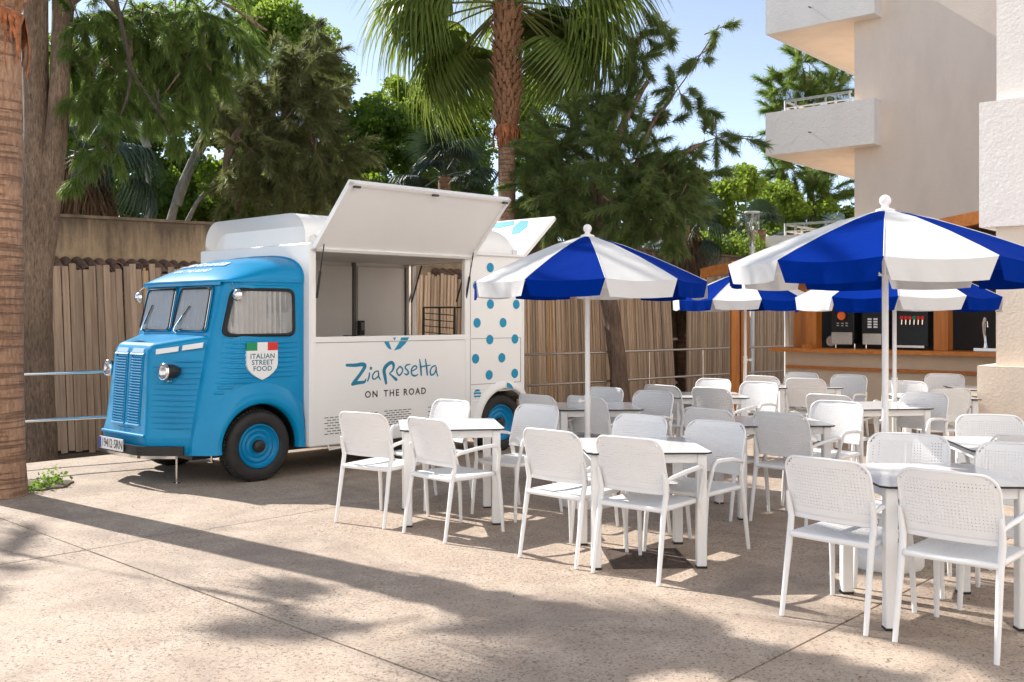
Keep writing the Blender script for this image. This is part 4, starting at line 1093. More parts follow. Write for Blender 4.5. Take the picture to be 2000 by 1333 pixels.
# interior
vbox_obj('counter', .56, 3.40, .02, .5, 1.33, 1.352, M['steel'], bev=.004)
vbox_obj('counter', 3.0, 3.40, .52, 1.92, 1.318, 1.34, M['steel'], bev=.004)
vbox_obj('wall_panel', .7, 2.50, 1.90, 1.925, 1.30, 2.235, M['interior'], bev=.004)
vbox_obj('wall_panel', 2.585, 3.33, 1.90, 1.925, 1.30, 2.235, M['interior'], bev=.004)
vbox_obj('interior_mullion', 2.505, 2.545, 1.885, 1.925, .82, 2.28, mat('dark grey profile', (.12, .11, .105), .5))
vbox_obj('interior_mullion', 3.345, 3.375, 1.83, 1.925, .82, 2.28, M['steel'])
sw = vbox_obj('switch_box', 2.56, 2.64, 1.83, 1.885, 1.36, 1.545, M['black'], bev=.006)
mb = MB(); mb.box((2.60, 1.826, 1.47), (.04, .006, .10)); vobj('switch_face', mb, mat('grey switch', (.16, .16, .16), .4), sw)
vbox_obj('service_hatch_lip', 2.36, 2.50, 1.80, 1.90, 1.345, 1.358, M['black'])
rk = empty('display_rack', (0, 0, 0)); rk.parent = van
mb = MB()
for (u, w) in ((3.36, 1.26), (3.36, .70), (3.10, 1.26), (3.10, .70)): mb.box((u, w, 1.53), (.02, .02, .37))
for z in (1.71,):
    mb.box((3.23, 1.26, z), (.26, .018, .018)); mb.box((3.36, .98, z), (.018, .56, .018)); mb.box((3.10, .98, z), (.018, .56, .018))
for k in range(4): 
    z = 1.40+k*.08; mb.tube([(3.10, 1.26, z), (3.10, .70, z-.03)], .006, 5)
vobj('rack_frame', mb, mat('dark green metal', (.03, .04, .035), .4), rk)

# prints on the side: name, polka dots, vents
ZIA = {'Z': [[(0.925, 1.098, 0.0144), (1.031, 1.094, 0.0183), (1.117, 1.1, 0.0209), (1.15, 1.084, 0.0222), (1.131, 1.046, 0.0196), (1.088, 0.994, 0.0183), (1.038, 0.942, 0.0196), (0.995, 0.9, 0.017)], [(0.995, 0.9, 0.0157), (1.067, 0.911, 0.0183), (1.146, 0.917, 0.0144), (1.164, 0.949, 0.0039)]], 'i': [[(1.208, 1.007, 0.0078), (1.204, 0.971, 0.0104), (1.186, 0.927, 0.0091)], [(1.226, 1.058, 0.0157), (1.227, 1.051, 0.0144)]], 'a': [[(1.322, 1.021, 0.0078), (1.285, 1.019, 0.0078), (1.252, 0.987, 0.0091), (1.248, 0.951, 0.0091), (1.277, 0.941, 0.0085), (1.322, 0.972, 0.0078), (1.325, 1.012, 0.0078), (1.325, 0.966, 0.0085), (1.348, 0.932, 0.0065)]], 'R': [[(1.422, 0.889, 0.0144), (1.407, 0.963, 0.0196), (1.396, 1.018, 0.0209), (1.411, 1.06, 0.0209), (1.456, 1.095, 0.0196), (1.498, 1.106, 0.0183), (1.521, 1.075, 0.017), (1.509, 1.026, 0.0117), (1.464, 0.991, 0.0052)], [(1.464, 0.991, 0.0052), (1.509, 0.958, 0.0117), (1.555, 0.923, 0.017)]], 'o': [[(1.601, 1.06, 0.0091), (1.563, 1.024, 0.0091), (1.57, 0.987, 0.0091), (1.597, 0.967, 0.0091), (1.632, 0.997, 0.0091), (1.639, 1.033, 0.0091), (1.609, 1.059, 0.0091)]], 's': [[(1.74, 1.08, 0.0052), (1.694, 1.072, 0.0091), (1.674, 1.045, 0.0091), (1.705, 1.015, 0.0091), (1.717, 0.987, 0.0104), (1.694, 0.969, 0.0091), (1.663, 0.983, 0.0052)]], 'e': [[(1.76, 1.004, 0.0065), (1.819, 1.027, 0.0078), (1.831, 1.052, 0.0078), (1.795, 1.059, 0.0091), (1.76, 1.023, 0.0098), (1.764, 0.973, 0.0098), (1.803, 0.952, 0.0098), (1.847, 0.966, 0.0059)]], 'tt': [[(1.871, 1.129, 0.0065), (1.882, 1.069, 0.0117), (1.89, 1.012, 0.0117), (1.894, 0.955, 0.0091)], [(1.95, 1.129, 0.0065), (1.963, 1.066, 0.0117), (1.971, 1.009, 0.0117), (1.979, 0.955, 0.0091)], [(1.875, 1.044, 0.0059), (1.938, 1.054, 0.0085), (2.019, 1.061, 0.0052)]], 'a2': [[(2.092, 1.055, 0.0078), (2.043, 1.038, 0.0085), (2.019, 0.994, 0.0098), (2.031, 0.953, 0.0098), (2.076, 0.967, 0.0091), (2.101, 1.017, 0.0078), (2.101, 1.042, 0.0078), (2.105, 0.991, 0.0091), (2.125, 0.939, 0.0078)]]}
nm = empty('side_logo', (0, 0, 0)); nm.parent = van
def stroke(pts):
    # smooth (catmull-rom) variable width ribbon with round ends
    P = [Vector((a, b_)) for a, b_, r_ in pts]; W = [r_ for a, b_, r_ in pts]; Q = []; V = []
    for i in range(len(P)-1):
        p0, p1, p2, p3 = P[max(0, i-1)], P[i], P[i+1], P[min(len(P)-1, i+2)]
        for k in range(6):
            t = k/6; Q.append(.5*((2*p1)+(-p0+p2)*t+(2*p0-5*p1+4*p2-p3)*t*t+(-p0+3*p1-3*p2+p3)*t**3)); V.append(lerp(W[i], W[i+1], t))
    Q.append(P[-1]); V.append(W[-1]); L_, R_ = [], []
    for i, q in enumerate(Q):
        d_ = (Q[min(i+1, len(Q)-1)]-Q[max(i-1, 0)]).normalized(); n_ = Vector((-d_.y, d_.x)); w_ = V[i]*1.0
        L_.append(q+n_*w_); R_.append(q-n_*w_)
    d0 = (Q[0]-Q[1]).normalized(); d1 = (Q[-1]-Q[-2]).normalized()
    def capp(q, d_, w_): n_ = Vector((-d_.y, d_.x)); return [q+(n_*math.cos(a)+d_*math.sin(a))*w_ for a in (R(45), R(90), R(135))]
    return L_, R_, capp(Q[-1], d1, V[-1]), capp(Q[0], d0, V[0])
zo = 0
for key, strokes in ZIA.items():
    mb = MB()
    for st_ in strokes:
        L_, R_, c1_, c0_ = stroke(st_); n_ = len(L_); zo += 1; ww = -.1015-.00012*zo
        mb.add([(p.x, ww, p.y) for p in L_]+[(p.x, ww, p.y) for p in R_], [(i, i+1, n_+i+1, n_+i) for i in range(n_-1)])
        for cc, a, b_ in ((c1_, L_[-1], R_[-1]), (c0_, R_[0], L_[0])):
            mb.add([(p.x, ww, p.y) for p in [a]+cc+[b_]], [(0, 1, 2, 3, 4)])
    vobj('letter', mb, M['teal'], nm)
for w_, c_ in (('ON', 1.232), ('THE', 1.492), ('ROAD', 1.805)): vtext(w_, .098, lambda x, y: c_+x*.98, lambda x, y: -.1025, lambda x, y: .780+y, M['darkprint'], 'lettering', nm, spacing=1.28, bold=.0018)
for poly, ww in (([(1.396, 1.329), (1.456, 1.329), (1.471, 1.297), (1.494, 1.244), (1.456, 1.254), (1.419, 1.292)], -.1025), ([(1.505, 1.372), (1.547, 1.372), (1.526, 1.340)], -.110), ([(1.655, 1.329), (1.700, 1.329), (1.678, 1.305), (1.609, 1.251), (1.524, 1.234), (1.57, 1.289), (1.60, 1.329)], -.1025), ([(1.616, 1.372), (1.722, 1.372), (1.700, 1.340), (1.600, 1.340)], -.110)):
    mb = MB(); mb.add([(a, ww, b_) for a, b_ in poly], [tuple(range(len(poly)))]); vobj('emblem_piece', mb, M['teal_dot'], nm)
for (a, b_) in ((2.91, 2.165), (2.913, 1.74), (3.328, 1.741), (2.706, 1.523), (3.114, 1.524), (2.903, 1.328), (3.306, 1.329), (2.683, 1.112), (3.094, 1.112), (2.893, .918), (3.303, .92), (2.71, .706), (3.12, 1.95) , (2.70, 1.95), (3.33, 2.165)):
    if b_ in (1.95,) or (a, b_) == (3.33, 2.165): pass
    mb = MB(); r_ = .056; ww = -.1035
    mb.add([(a+r_*math.cos(2*math.pi*k/20), ww, b_+r_*1.0*math.sin(2*math.pi*k/20)) for k in range(20)], [tuple(range(20))]); vobj('polka_dot', mb, M['teal_dot'])
mb = MB(); mb.add([(3.135, -.146, .765), (3.135, -.142, .82), (3.175, -.142, .812), (3.21, -.142, .79), (3.235, -.142, .755), (3.24, -.146, .74)], [(0, 1, 2, 3, 4, 5)]); vobj('polka_dot', mb, M['teal_dot'])
ve = empty('louvre_vent', (0, 0, 0)); ve.parent = van
mb = MB()
for (u0, u1, z0, z1) in ((.66, .96, .41, .575), (1.02, 1.32, .43, .59), (1.40, 1.76, .45, .595), (1.99, 2.35, .46, .60)):
    nz_ = 7
    for k in range(nz_):
        z = lerp(z0, z1, k/(nz_-1)); off = .03*(k % 2)
        u = u0+off
        while u < u1-.03:
            mb.box((u+.022, -.1015, z), (.044, .004, .007)); u += .062
o = vobj('vent_slots', mb, M['darkprint'], ve); o['kind'] = 'stuff'

# wheels
def wheel(u, wout, sgn, parent=van):
    w_ = empty('wheel', (0, 0, 0)); w_.parent = parent
    ax = Matrix(((1, 0, 0), (0, 0, -sgn), (0, 1, 0)))   # local z -> outward (-w for sgn=1)
    def part(nm, prof, m, n=48, sm=45):
        mb = MB(); mb.lathe(prof, n, (u, wout, .342), ax); return vobj(nm, mb, m, w_, sm)
    part('tyre', [(.225, -.20), (.30, -.205), (.330, -.185), (.342, -.16), (.342, -.04), (.330, -.012), (.315, 0), (.285, .008), (.25, .004), (.218, -.012), (.212, -.03)], M['tyre'])
    part('rim', [(.215, -.02), (.212, -.004), (.204, -.002), (.198, -.014), (.188, -.03), (.17, -.04), (.158, -.028), (.148, -.026), (.138, -.036), (.118, -.04), (.108, -.03), (.095, -.026), (.085, -.034), (.06, -.035), (0, -.035)], M['blue_rim'])
    part('hub_cap', [(.062, -.036), (.062, .0), (.052, .012), (.03, .018), (0, .02)], M['black'], 24)
    mb = MB(); 
    for q in range(4):
        th = q*math.pi/2+.4
    for k in range(60):
        a = 2*math.pi*k/60
        for off in (-.13, -.07): 
            c_ = (u+.343*math.cos(a), wout+(-off if sgn > 0 else off), .342+.343*math.sin(a)); mb.box(c_, (.022, .04, .022), rot=Matrix.Rotation(-a, 3, 'Y'))
    o = vobj('tread_blocks', mb, M['tyre'], w_); o['kind'] = 'stuff'
wheel(0, .0, 1); wheel(3.14, -.045, 1); wheel(0, 1.76, -1); wheel(3.14, 1.93, -1)
# rear arch lip
rows = []
for k in range(33):
    th = R(lerp(2, 178, k/32)); rows.append([(3.14+rr*math.cos(th), -.1+wo, .345+rr*math.sin(th)) for rr, wo in ((.40, .02), (.405, -.03), (.42, -.04), (.46, -.034), (.50, .002))])
mb = MB(); mb.grid([[(min(a, 3.46), b_, max(c, .30)) for a, b_, c in r_] for r_ in rows]); vobj('rear_arch', mb, M['van_white'], smooth=60)
# underside, levelling legs, step
vbox_obj('chassis', -.5, 3.3, .35, 1.5, .22, .30, M['black'])
for (u, w, t) in ((-.60, .45, 0), (-.33, .30, .19), (3.3, 1.8, 0)):
    mb = MB(); mb.tube([(u, w, t+.008), (u, w, .33)], .011, 8); mb.lathe([(.034, .0), (.034, .008), (.012, .012)], 12, (u, w, t)); vobj('levelling_leg', mb, M['steel'], None, 50)
mb = MB(); mb.tube([(.70, -.10, .31), (.70, -.12, .255), (.85, -.12, .262), (.85, -.10, .315)], .010, 6); vobj('step_loop', mb, M['van_white'], None, 60)
# ================================================================== chairs (armchairs of moulded plastic)
def back_pt(x, z):     # x across, z height ; returns y of the back shell
    t = (z-.55)/.30
    return -.215-.075*t-.012*t*t+.055*(x/.24)**2*.55
def perf_shell(W, Hn, cell, hole, fn, outline, th, nrm):
    # sheet with square holes; outline(x,t)->bool keeps cells
    mb = MB(); nx = int(round(2*W/cell)); nz = int(round(Hn/cell))
    return nx, nz
def chair_parts():
    parts = []
    # backrest: perforated sheet, rounded top corners
    cell = .0172; nx = 27; nz = 18
    x0 = -nx*cell/2; z0 = .545
    def inside(x, z, r=.075, top=.545+.312, hw=.236):
        if abs(x) > hw or z > top: return False
        cx, cz = hw-r, top-r
        if abs(x) > cx and z > cz: return math.hypot(abs(x)-cx, z-cz) <= r
        return True
    mb = MB(); th = .007
    def pf(x, z, o): return (x, back_pt(x, z)+o, z)
    def quad_tube(xa, xb, za, zb):   # solid little panel
        pass
    for i in range(nx):
        for j in range(nz):
            xa, xb, za, zb = x0+i*cell, x0+(i+1)*cell, z0+j*cell, z0+(j+1)*cell
            if not all(inside(x, z, .073) for x in (xa, xb) for z in (za, zb)): continue
            hole = 1 <= i < nx-1 and j >= 2 and all(inside(x, z, .062, .545+.29, .222) for x in (xa, xb) for z in (za, zb))
            if hole:
                m = cell*.335
                o = [(xa, za), (xb, za), (xb, zb), (xa, zb)]; n_ = [(xa+m, za+m), (xb-m, za+m), (xb-m, zb-m), (xa+m, zb-m)]
                vs = [pf(a, b_, -th/2) for a, b_ in o+n_]+[pf(a, b_, th/2) for a, b_ in o+n_]
                fs = []
                for k in range(4):
                    q = (k+1) % 4; fs += [(k, q, 4+q, 4+k), (8+k, 12+k, 12+q, 8+q), (4+k, 4+q, 12+q, 12+k)]
                mb.add(vs, fs)
            else:
                mb.add([pf(xa, za, -th/2), pf(xb, za, -th/2), pf(xb, zb, -th/2), pf(xa, zb, -th/2), pf(xa, za, th/2), pf(xb, za, th/2), pf(xb, zb, th/2), pf(xa, zb, th/2)], [(0, 1, 2, 3), (7, 6, 5, 4)])
    # rolled rim around it
    hw, top, r = .236, .858, .078; rim = [(-hw, .545), (-hw, .65), (-hw, top-r)]
    rim += [(-hw+r-r*math.cos(a), top-r+r*math.sin(a)) for a in [k*math.pi/12 for k in range(1, 6)]]
    rim += [(-hw+r, top), (0, top+.003), (hw-r, top)]+[(hw-r+r*math.sin(a), top-r+r*math.cos(a)) for a in [k*math.pi/12 for k in range(1, 6)]]+[(hw, top-r), (hw, .65), (hw, .545)]
    mb.tube([pf(x, z, 0) for x, z in rim], .0078, 8, flat=1.0)
    rows = [[pf(-.236+.472*k/16, z, o) for k in range(17)] for z, o in ((.545, -.006), (.52, -.008), (.515, 0), (.52, .008), (.548, .006))]
    mb.grid(rows)
    parts.append(('backrest', mb.mesh('backrest', 50)))
    # seat: slotted
    mb = MB(); th = .008
    def sf(x, y, o): return (x, y, .445-.010*math.cos(x/.22*math.pi/2)*math.cos(y/.25*math.pi/2)-max(0, y-.17)**2*2.5+o)
    cx, cy = .0225, .0225; nxs, nys = 19, 20
    for i in range(nxs):
        for j in range(nys):
            xa, ya = -nxs*cx/2+i*cx, -.235+j*cy; xb, yb = xa+cx, ya+cy
            hole = 1 <= i < nxs-1 and 1 <= j < nys-3
            o = [(xa, ya), (xb, ya), (xb, yb), (xa, yb)]
            if hole:
                m = cx*.33; n_ = [(xa+m, ya+m), (xb-m, ya+m), (xb-m, yb-m), (xa+m, yb-m)]
                vs = [sf(a, b_, th/2) for a, b_ in o]+[sf(a, b_, th/2) for a, b_ in n_]+[sf(a, b_, -th/2) for a, b_ in n_]+[sf(a, b_, -th/2) for a, b_ in o]
                fs = []
                for k in range(4):
                    q = (k+1) % 4; fs += [(k, q, 4+q, 4+k), (4+k, 4+q, 8+q, 8+k), (8+k, 8+q, 12+q, 12+k)]
                mb.add(vs, fs)
            else:
                mb.add([sf(a, b_, th/2) for a, b_ in o]+[sf(a, b_, -th/2) for a, b_ in o], [(0, 1, 2, 3), (7, 6, 5, 4)])
    hwx, y0, y1 = nxs*cx/2, -.235, -.235+nys*cy
    ring = [(-hwx, y0), (-hwx, 0), (-hwx, y1-.05), (-hwx+.015, y1-.012), (-hwx+.05, y1), (0, y1), (hwx-.05, y1), (hwx-.015, y1-.012), (hwx, y1-.05), (hwx, 0), (hwx, y0), (0, y0), (-hwx, y0)]
    mb.tube([sf(x, y, -.012) for x, y in ring], .017, 8, cap=False)
    parts.append(('seat', mb.mesh('seat', 50)))
    for sx in (-1, 1):
        # rear leg runs up to carry the back
        mb = MB(); mb.tube([(sx*.235, -.30, 0), (sx*.232, -.262, .22), (sx*.228, -.228, .42), (sx*.232, -.205, .52), (sx*.236, -.222, .60), (sx*.236, -.24, .66)], [.0115, .014, .0165, .0155, .013, .007], 10, flat=1.15)
        mb.lathe([(.012, -.0), (.013, .006), (0, .007)], 8, (sx*.235, -.30, 0))
        parts.append(('leg', mb.mesh('leg', 50)))
        mb = MB(); mb.tube([(sx*.238, .262, 0), (sx*.232, .248, .22), (sx*.226, .225, .42), (sx*.225, .215, .45)], [.0115, .014, .0165, .015], 10, flat=1.15)
        parts.append(('leg', mb.mesh('leg', 50)))
        mb = MB(); mb.tube([(sx*.236, -.224, .60), (sx*.250, -.17, .622), (sx*.272, -.03, .645), (sx*.270, .12, .652), (sx*.266, .175, .648), (sx*.262, .198, .625), (sx*.256, .206, .58), (sx*.240, .214, .50), (sx*.228, .220, .44)], [.010, .0145, .0165, .0165, .016, .0155, .0145, .014, .015], 10, flat=.9)
        parts.append(('armrest', mb.mesh('armrest', 50)))
    return parts
CH = chair_parts()
for _, me in CH: me.materials.append(M['plastic'])
def chair(x, y, head, label, g_='white perforated armchairs round the terrace tables'):
    e = empty('armchair', (x, y, .001), R(head-90), label, 'chair', g_)
    for nm_, me in CH: link(nm_, me, e)
    return e
chairs = [
 # x, y, heading, label
 (-1.01, 7.86, 59, 'leftmost white armchair, back to the camera, at the table beside the van'),
 (-.42, 7.38, 44, 'white armchair with its back to the camera in front of the table beside the van'),
 (.425, 6.675, 49, 'white armchair seen from behind at the left of the central foreground table'),
 (.875, 6.287, 51, 'white armchair over the drain cover, back to camera, front of the central foreground table'),
 (1.82, 5.36, 44.5, 'white armchair seen from behind at the left front of the nearest table'),
 (2.256, 4.945, 47, 'largest and nearest white armchair, seen from behind at the right edge'),
 (.78, 7.21, 228, 'pale blue-lit armchair facing the camera behind the central foreground table, left one'),
 (1.25, 6.785, 227, 'white armchair facing left towards camera at the right end of the central foreground table'),
 (-.71, 8.52, 227, 'white armchair behind the table beside the van, facing the camera before the vent slots'),
 (.03, 8.07, 227, 'white armchair in front of the rear van wheel, its arm reaching left to the table'),
 (2.35, 5.98, 242, 'white armchair facing the camera behind the nearest table, before the big parasol pole'),
 (2.78, 5.50, 236, 'white armchair facing the camera behind the nearest table, cut by the right edge'),
 (.42, 9.53, 45, 'shaded armchair seen from behind just right of the rear van wheel'),
 (.87, 9.35, 45, 'shaded armchair seen from behind through the left parasol pole'),
 (.78, 10.07, 227, 'white armchair facing the camera right behind the left parasol pole'),
 (1.21, 9.59, 227, 'white armchair facing the camera at the right end of the table under the left parasol'),
 (1.75, 8.14, 45, 'shaded perforated armchair from behind, mostly hidden, left of the middle table'),
 (2.24, 7.82, 45, 'grey shaded perforated armchair from behind with its arm against the middle table'),
 (2.63, 8.41, 227, 'white armchair facing the camera at the right end of the middle table'),
 (1.79, 10.84, 45, 'shaded armchair from behind at the left end of the back table before the handrail'),
 (2.24, 10.46, 45, 'shaded armchair from behind in front of the back table before the handrail'),
 (2.19, 11.5, 227, 'white armchair facing the camera behind the back table, against the stick fence'),
 (2.59, 10.95, 227, 'white armchair facing the camera just right of the orange posts'),
 (3.17, 9.56, 45, 'small dark armchair back showing left of the big parasol pole, behind a larger chair'),
 (3.78, 9.42, 222, 'bluish armchair facing the camera right of the two white parasol poles'),
 (4.42, 10.38, 96, 'armchair seen straight from behind, shaded, left of the corner pier plinth'),
 (4.33, 11.05, 242, 'armchair facing the camera behind the thin far parasol pole'),
 (5.38, 12.48, 238, 'brightly sunlit armchair facing the camera nearest the bar beside the corner pier'),
 (3.28, 12.5, 45, 'cream sunlit armchair back next to the lamp post foot, farthest left at the bar'),
 (3.62, 12.03, 58, 'shaded armchair from behind at the far table in front of the bar'),
 (3.60, 12.8, 227, 'white armchair facing the camera closest to the left end of the bar counter'),
 (4.05, 12.3, 227, 'white armchair facing the camera at the right end of the far table by the bar'),
 (3.50, 7.15, 258, 'white armchair facing the camera in front of the corner pier plinth'),
 (3.36, 6.42, 62, 'shaded perforated chair back just entering the frame at the right table'),
]
for c_ in chairs: chair(*c_)

# ================================================================== tables
def table_parts():
    parts = []
    a = .40; c = .035
    poly = [(-a, -a+c), (-a+c, -a), (a-c, -a), (a, -a+c), (a, a-c), (a-c, a), (-a+c, a), (-a, a-c)]
    mb = MB(); n_ = 8
    mb.add([(x, y, .728) for x, y in poly]+[(x, y, .7385) for x, y in poly], [tuple(range(n_-1, -1, -1))]+[(i, (i+1) % n_, n_+(i+1) % n_, n_+i) for i in range(n_)], 1)
    s_ = .9985; mb.add([(x*s_, y*s_, .7388) for x, y in poly], [tuple(range(n_))], 0)
    me = mb.mesh('tabletop'); me.materials.append(M['table_top']); me.materials.append(M['edge']); parts.append(('tabletop', me, None))
    for (cx, cy, dx, dy) in ((0, -.345, .62, .022), (0, .345, .62, .022), (-.345, 0, .022, .62), (.345, 0, .022, .62)):
        mb = MB(); mb.box((cx, cy, .697), (dx, dy, .060), bev=.003); me = mb.mesh('apron'); me.materials.append(M['metal_white']); parts.append(('apron', me, None))
    mb = MB(); mb.box((0, 0, .367), (.062, .062, .718), bev=.006); me = mb.mesh('leg'); me.materials.append(M['metal_white'])
    mf = MB(); mf.box((0, 0, .005), (.064, .064, .012)); mfe = mf.mesh('foot'); mfe.materials.append(M['black'])
    return parts, me, mfe
TP, TLEG, TFOOT = table_parts()
def table(x, y, rot, label, g_='square white terrace tables with black edges'):
    e = empty('terrace_table', (x, y, .001), R(rot), label, 'table', g_)
    for nm_, me, _ in TP: link(nm_, me, e)
    for sx in (-1, 1):
        for sy in (-1, 1):
            l_ = link('leg', TLEG, e, None, (sx*.337, sy*.337, 0)); link('foot_cap', TFOOT, l_)
    return e
for t_ in [
 (-.50, 7.95, 7.5, 'white table nearest the food truck with two chairs at its front'),
 (.85, 6.66, 3.2, 'central foreground white table standing beside the drain cover'),
 (2.27, 5.42, -.3, 'nearest white table at the bottom right of the terrace'),
 (.80, 9.55, 3, 'white table under the left parasol, before the handrail'),
 (2.13, 8.20, 3.7, 'middle white table between the left and the large right parasol'),
 (2.12, 10.9, -1, 'white table in front of the stick fence left of the orange posts'),
 (3.50, 9.62, 9, 'white table seen directly behind the large parasol pole'),
 (3.40, 6.70, -8, 'white table in front of the corner pier on the right edge'),
 (3.59, 12.34, 0, 'farthest white table at the left end of the bar counter'),
 (4.50, 10.72, -4, 'white table partly behind the thin far parasol pole'),
 (5.70, 11.95, -8, 'sunlit white table right by the bar, cut by the corner pier'),
]: table(*t_)

# ================================================================== parasols
def parasol(x, y, phase, first_blue, label, dz=0.0, tip=True, pole_tilt=0.0, crank=1.05, seed=0, knob_side=-1, ez=0.0):
    rng = random.Random(seed)
    e = empty('parasol', (x, y, 0), 0, label, 'parasol', 'blue and white striped parasols')
    N = 10; Rr = 1.0
    ze, zt_ = 1.885+dz+ez, 2.285+dz
    def prof(t):   # t 0..1 radial
        return Rr*t, zt_-(zt_-ze)*(t**1.25)
    def rib(k): a = R(phase+36*k); return math.sin(a), -math.cos(a)
    for k in range(N):
        m_ = 'cloth_blue' if (k % 2 == 0) == first_blue else 'cloth_white'
        (ax_, ay), (bx_, by) = rib(k), rib(k+1); rows = []
        nseg = 14
        for i in range(9):
            t = .02+.98*i/8; r_, z = prof(t); row = []
            for q in range(nseg+1):
                s_ = q/nseg; sag = math.sin(s_*math.pi)*.022*t
                x_, y_ = (ax_*(1-s_)+bx_*s_)*r_, (ay*(1-s_)+by*s_)*r_
                row.append((x_, y_, z-sag*.9+(.006*math.sin(9*x_+4*y_+seed)*math.sin(7*y_+k)*min(1, 3*t)*math.sin(s_*math.pi))))
            rows.append(row)
        mb = MB(); mb.grid(rows)
        # valance
        rows = [rows[-1]]; flare = rng.uniform(-.02, .03); low = .128+rng.uniform(-.008, .012)
        ph = rng.uniform(0, 6)
        for i in (1, 2, 3):
            v = i/3; row = []
            for q in range(nseg+1):
                s_ = q/nseg; s2 = .5+(s_-.5)*(1-.13*v)
                x_, y_ = (ax_*(1-s2)+bx_*s2)*Rr, (ay*(1-s2)+by*s2)*Rr
                k_ = 1+flare*v*.3+.009*v*math.sin(q*1.05+ph)+.005*v*math.sin(q*2.3+ph*2)
                row.append((x_*k_, y_*k_, rows[0][q][2]*(1-v)+(ze-low)*v-.012*v*math.sin(s_*math.pi)))
            rows.append(row)
        mb.grid(rows)
        o = obj('canopy_panel', mb, M[m_], e, 38)
        # piping along the rib
    for k in range(N):
        ax_, ay = rib(k); mb = MB()
        mb.tube([(ax_*prof(t)[0], ay*prof(t)[0], prof(t)[1]+.001) for t in (.02, .3, .6, .85, 1.0)], .0035, 4); obj('seam', mb, M['cloth_white'], e)
        mb = MB(); mb.tube([(ax_*prof(t)[0], ay*prof(t)[0], prof(t)[1]-.018) for t in (.03, .35, .7, .99)], .005, 5); obj('rib', mb, M['metal_white'], e)
    for k in range(N):
        ax_, ay = rib(k); mb = MB(); mb.tube([(ax_*.03, ay*.03, 1.86+dz), (ax_*prof(.5)[0], ay*prof(.5)[0], prof(.5)[1]-.02)], .0045, 5); obj('strut', mb, M['metal_white'], e)
    mb = MB(); mb.tube([(0, 0, .05), (0, 0, crank)], .0245, 14); mb.tube([(0, 0, crank-.02), (0, 0, 2.26+dz)], .0205, 14); obj('pole', mb, M['metal_white'], e, 50)
    mb = MB(); mb.tube([(0, 0, crank-.05), (0, 0, crank+.05)], .029, 14); mb.tube([(0, 0, crank), (knob_side*.06, -.02, crank)], .010, 8); mb.lathe([(0, -.012), (.022, -.012), (.024, 0), (.022, .012), (0, .012)], 12, (knob_side*.065, -.02, crank), Matrix.Rotation(R(90), 3, 'Y')); obj('clamp_knob', mb, M['metal_white'], e, 50)
    mb = MB(); mb.lathe([(.0, 2.27), (.06, 2.272), (.058, 2.286), (.026, 2.296), (.02, 2.31), (.030, 2.32), (.0365, 2.338), (.036, 2.352), (.027, 2.37), (.012, 2.379), (0, 2.38)], 16, (0, 0, dz)); obj('finial', mb, M['metal_white'], e, 50)
    mb = MB(); mb.lathe([(.0, .0), (.225, .0), (.235, .015), (.235, .085), (.215, .105), (.05, .12), (.04, .30), (.0, .30)], 28, (0, 0, .001)); obj('base', mb, M['metal_white'], e, 40)
    return e
parasol(.64, 8.44, 3.3, False, 'left blue and white striped parasol beside the food truck', 0, seed=1, crank=.88)
parasol(3.21, 13.7, -1.5, True, 'small far striped parasol before the stick fence, between two larger ones', -.07, seed=2, crank=1.0, knob_side=1)
parasol(2.40, 6.40, -21, False, 'largest striped parasol in the right foreground', .0, ez=.045, seed=3, crank=.78, knob_side=1)
u4 = parasol(3.87, 10.07, -19, False, 'striped parasol mostly hidden behind the largest one, before the bar', -.1, seed=4, crank=.93, knob_side=1)
mb = MB(); mb.box((-.16, -.90, 1.66), (.055, .004, .025)); obj('care_label', mb, M['letter_white'], u4)
# ================================================================== vegetation
LF = dict(
  needle=mat_leaf('needle foliage', (.060, .100, .024), (.15, .195, .055), (.30, .45, .08), .38, .5),
  needle_olive=mat_leaf('olive needle foliage', (.085, .10, .035), (.20, .20, .085), (.32, .36, .11), .32, .5),
  needle_blue=mat_leaf('blue green needle foliage', (.070, .110, .038), (.17, .21, .08), (.36, .47, .13), .42, .5),
  needle_light=mat_leaf('fresh green needle foliage', (.070, .125, .022), (.13, .19, .045), (.30, .42, .07), .38, .5),
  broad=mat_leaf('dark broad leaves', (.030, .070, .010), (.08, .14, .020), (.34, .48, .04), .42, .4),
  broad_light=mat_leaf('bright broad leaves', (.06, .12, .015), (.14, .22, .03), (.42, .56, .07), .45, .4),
  palm=mat_leaf('palm frond green', (.085, .135, .030), (.15, .19, .050), (.36, .46, .08), .35, .38),
  palm_blue_shade=mat_leaf('shade-tinted bluish frond', (.030, .060, .040), (.060, .095, .060), (.08, .14, .06), .15, .4),  # bluish, with the shade over the small palms put into the colour
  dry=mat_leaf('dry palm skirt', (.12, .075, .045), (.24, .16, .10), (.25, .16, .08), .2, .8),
  weed=mat_leaf('weed leaves', (.08, .16, .02), (.14, .24, .04), (.3, .5, .05), .4, .5),
)
rg = np.random.default_rng(11)
def mesh_np(name, V, F3=None, F4=None):
    me = bpy.data.meshes.new(name)
    loops = []; starts = []; tot = 0
    nf = 0
    V = np.asarray(V, dtype=np.float32)
    me.vertices.add(len(V)); me.vertices.foreach_set('co', V.ravel())
    if F4 is not None:
        F = np.asarray(F4, dtype=np.int32); k = 4
    else:
        F = np.asarray(F3, dtype=np.int32); k = 3
    me.loops.add(F.size); me.loops.foreach_set('vertex_index', F.ravel())
    me.polygons.add(len(F)); me.polygons.foreach_set('loop_start', np.arange(len(F), dtype=np.int32)*k); me.polygons.foreach_set('loop_total', np.full(len(F), k, dtype=np.int32))
    me.update(calc_edges=True); return me
def unit(v): return v/np.maximum(np.linalg.norm(v, axis=-1, keepdims=True), 1e-9)
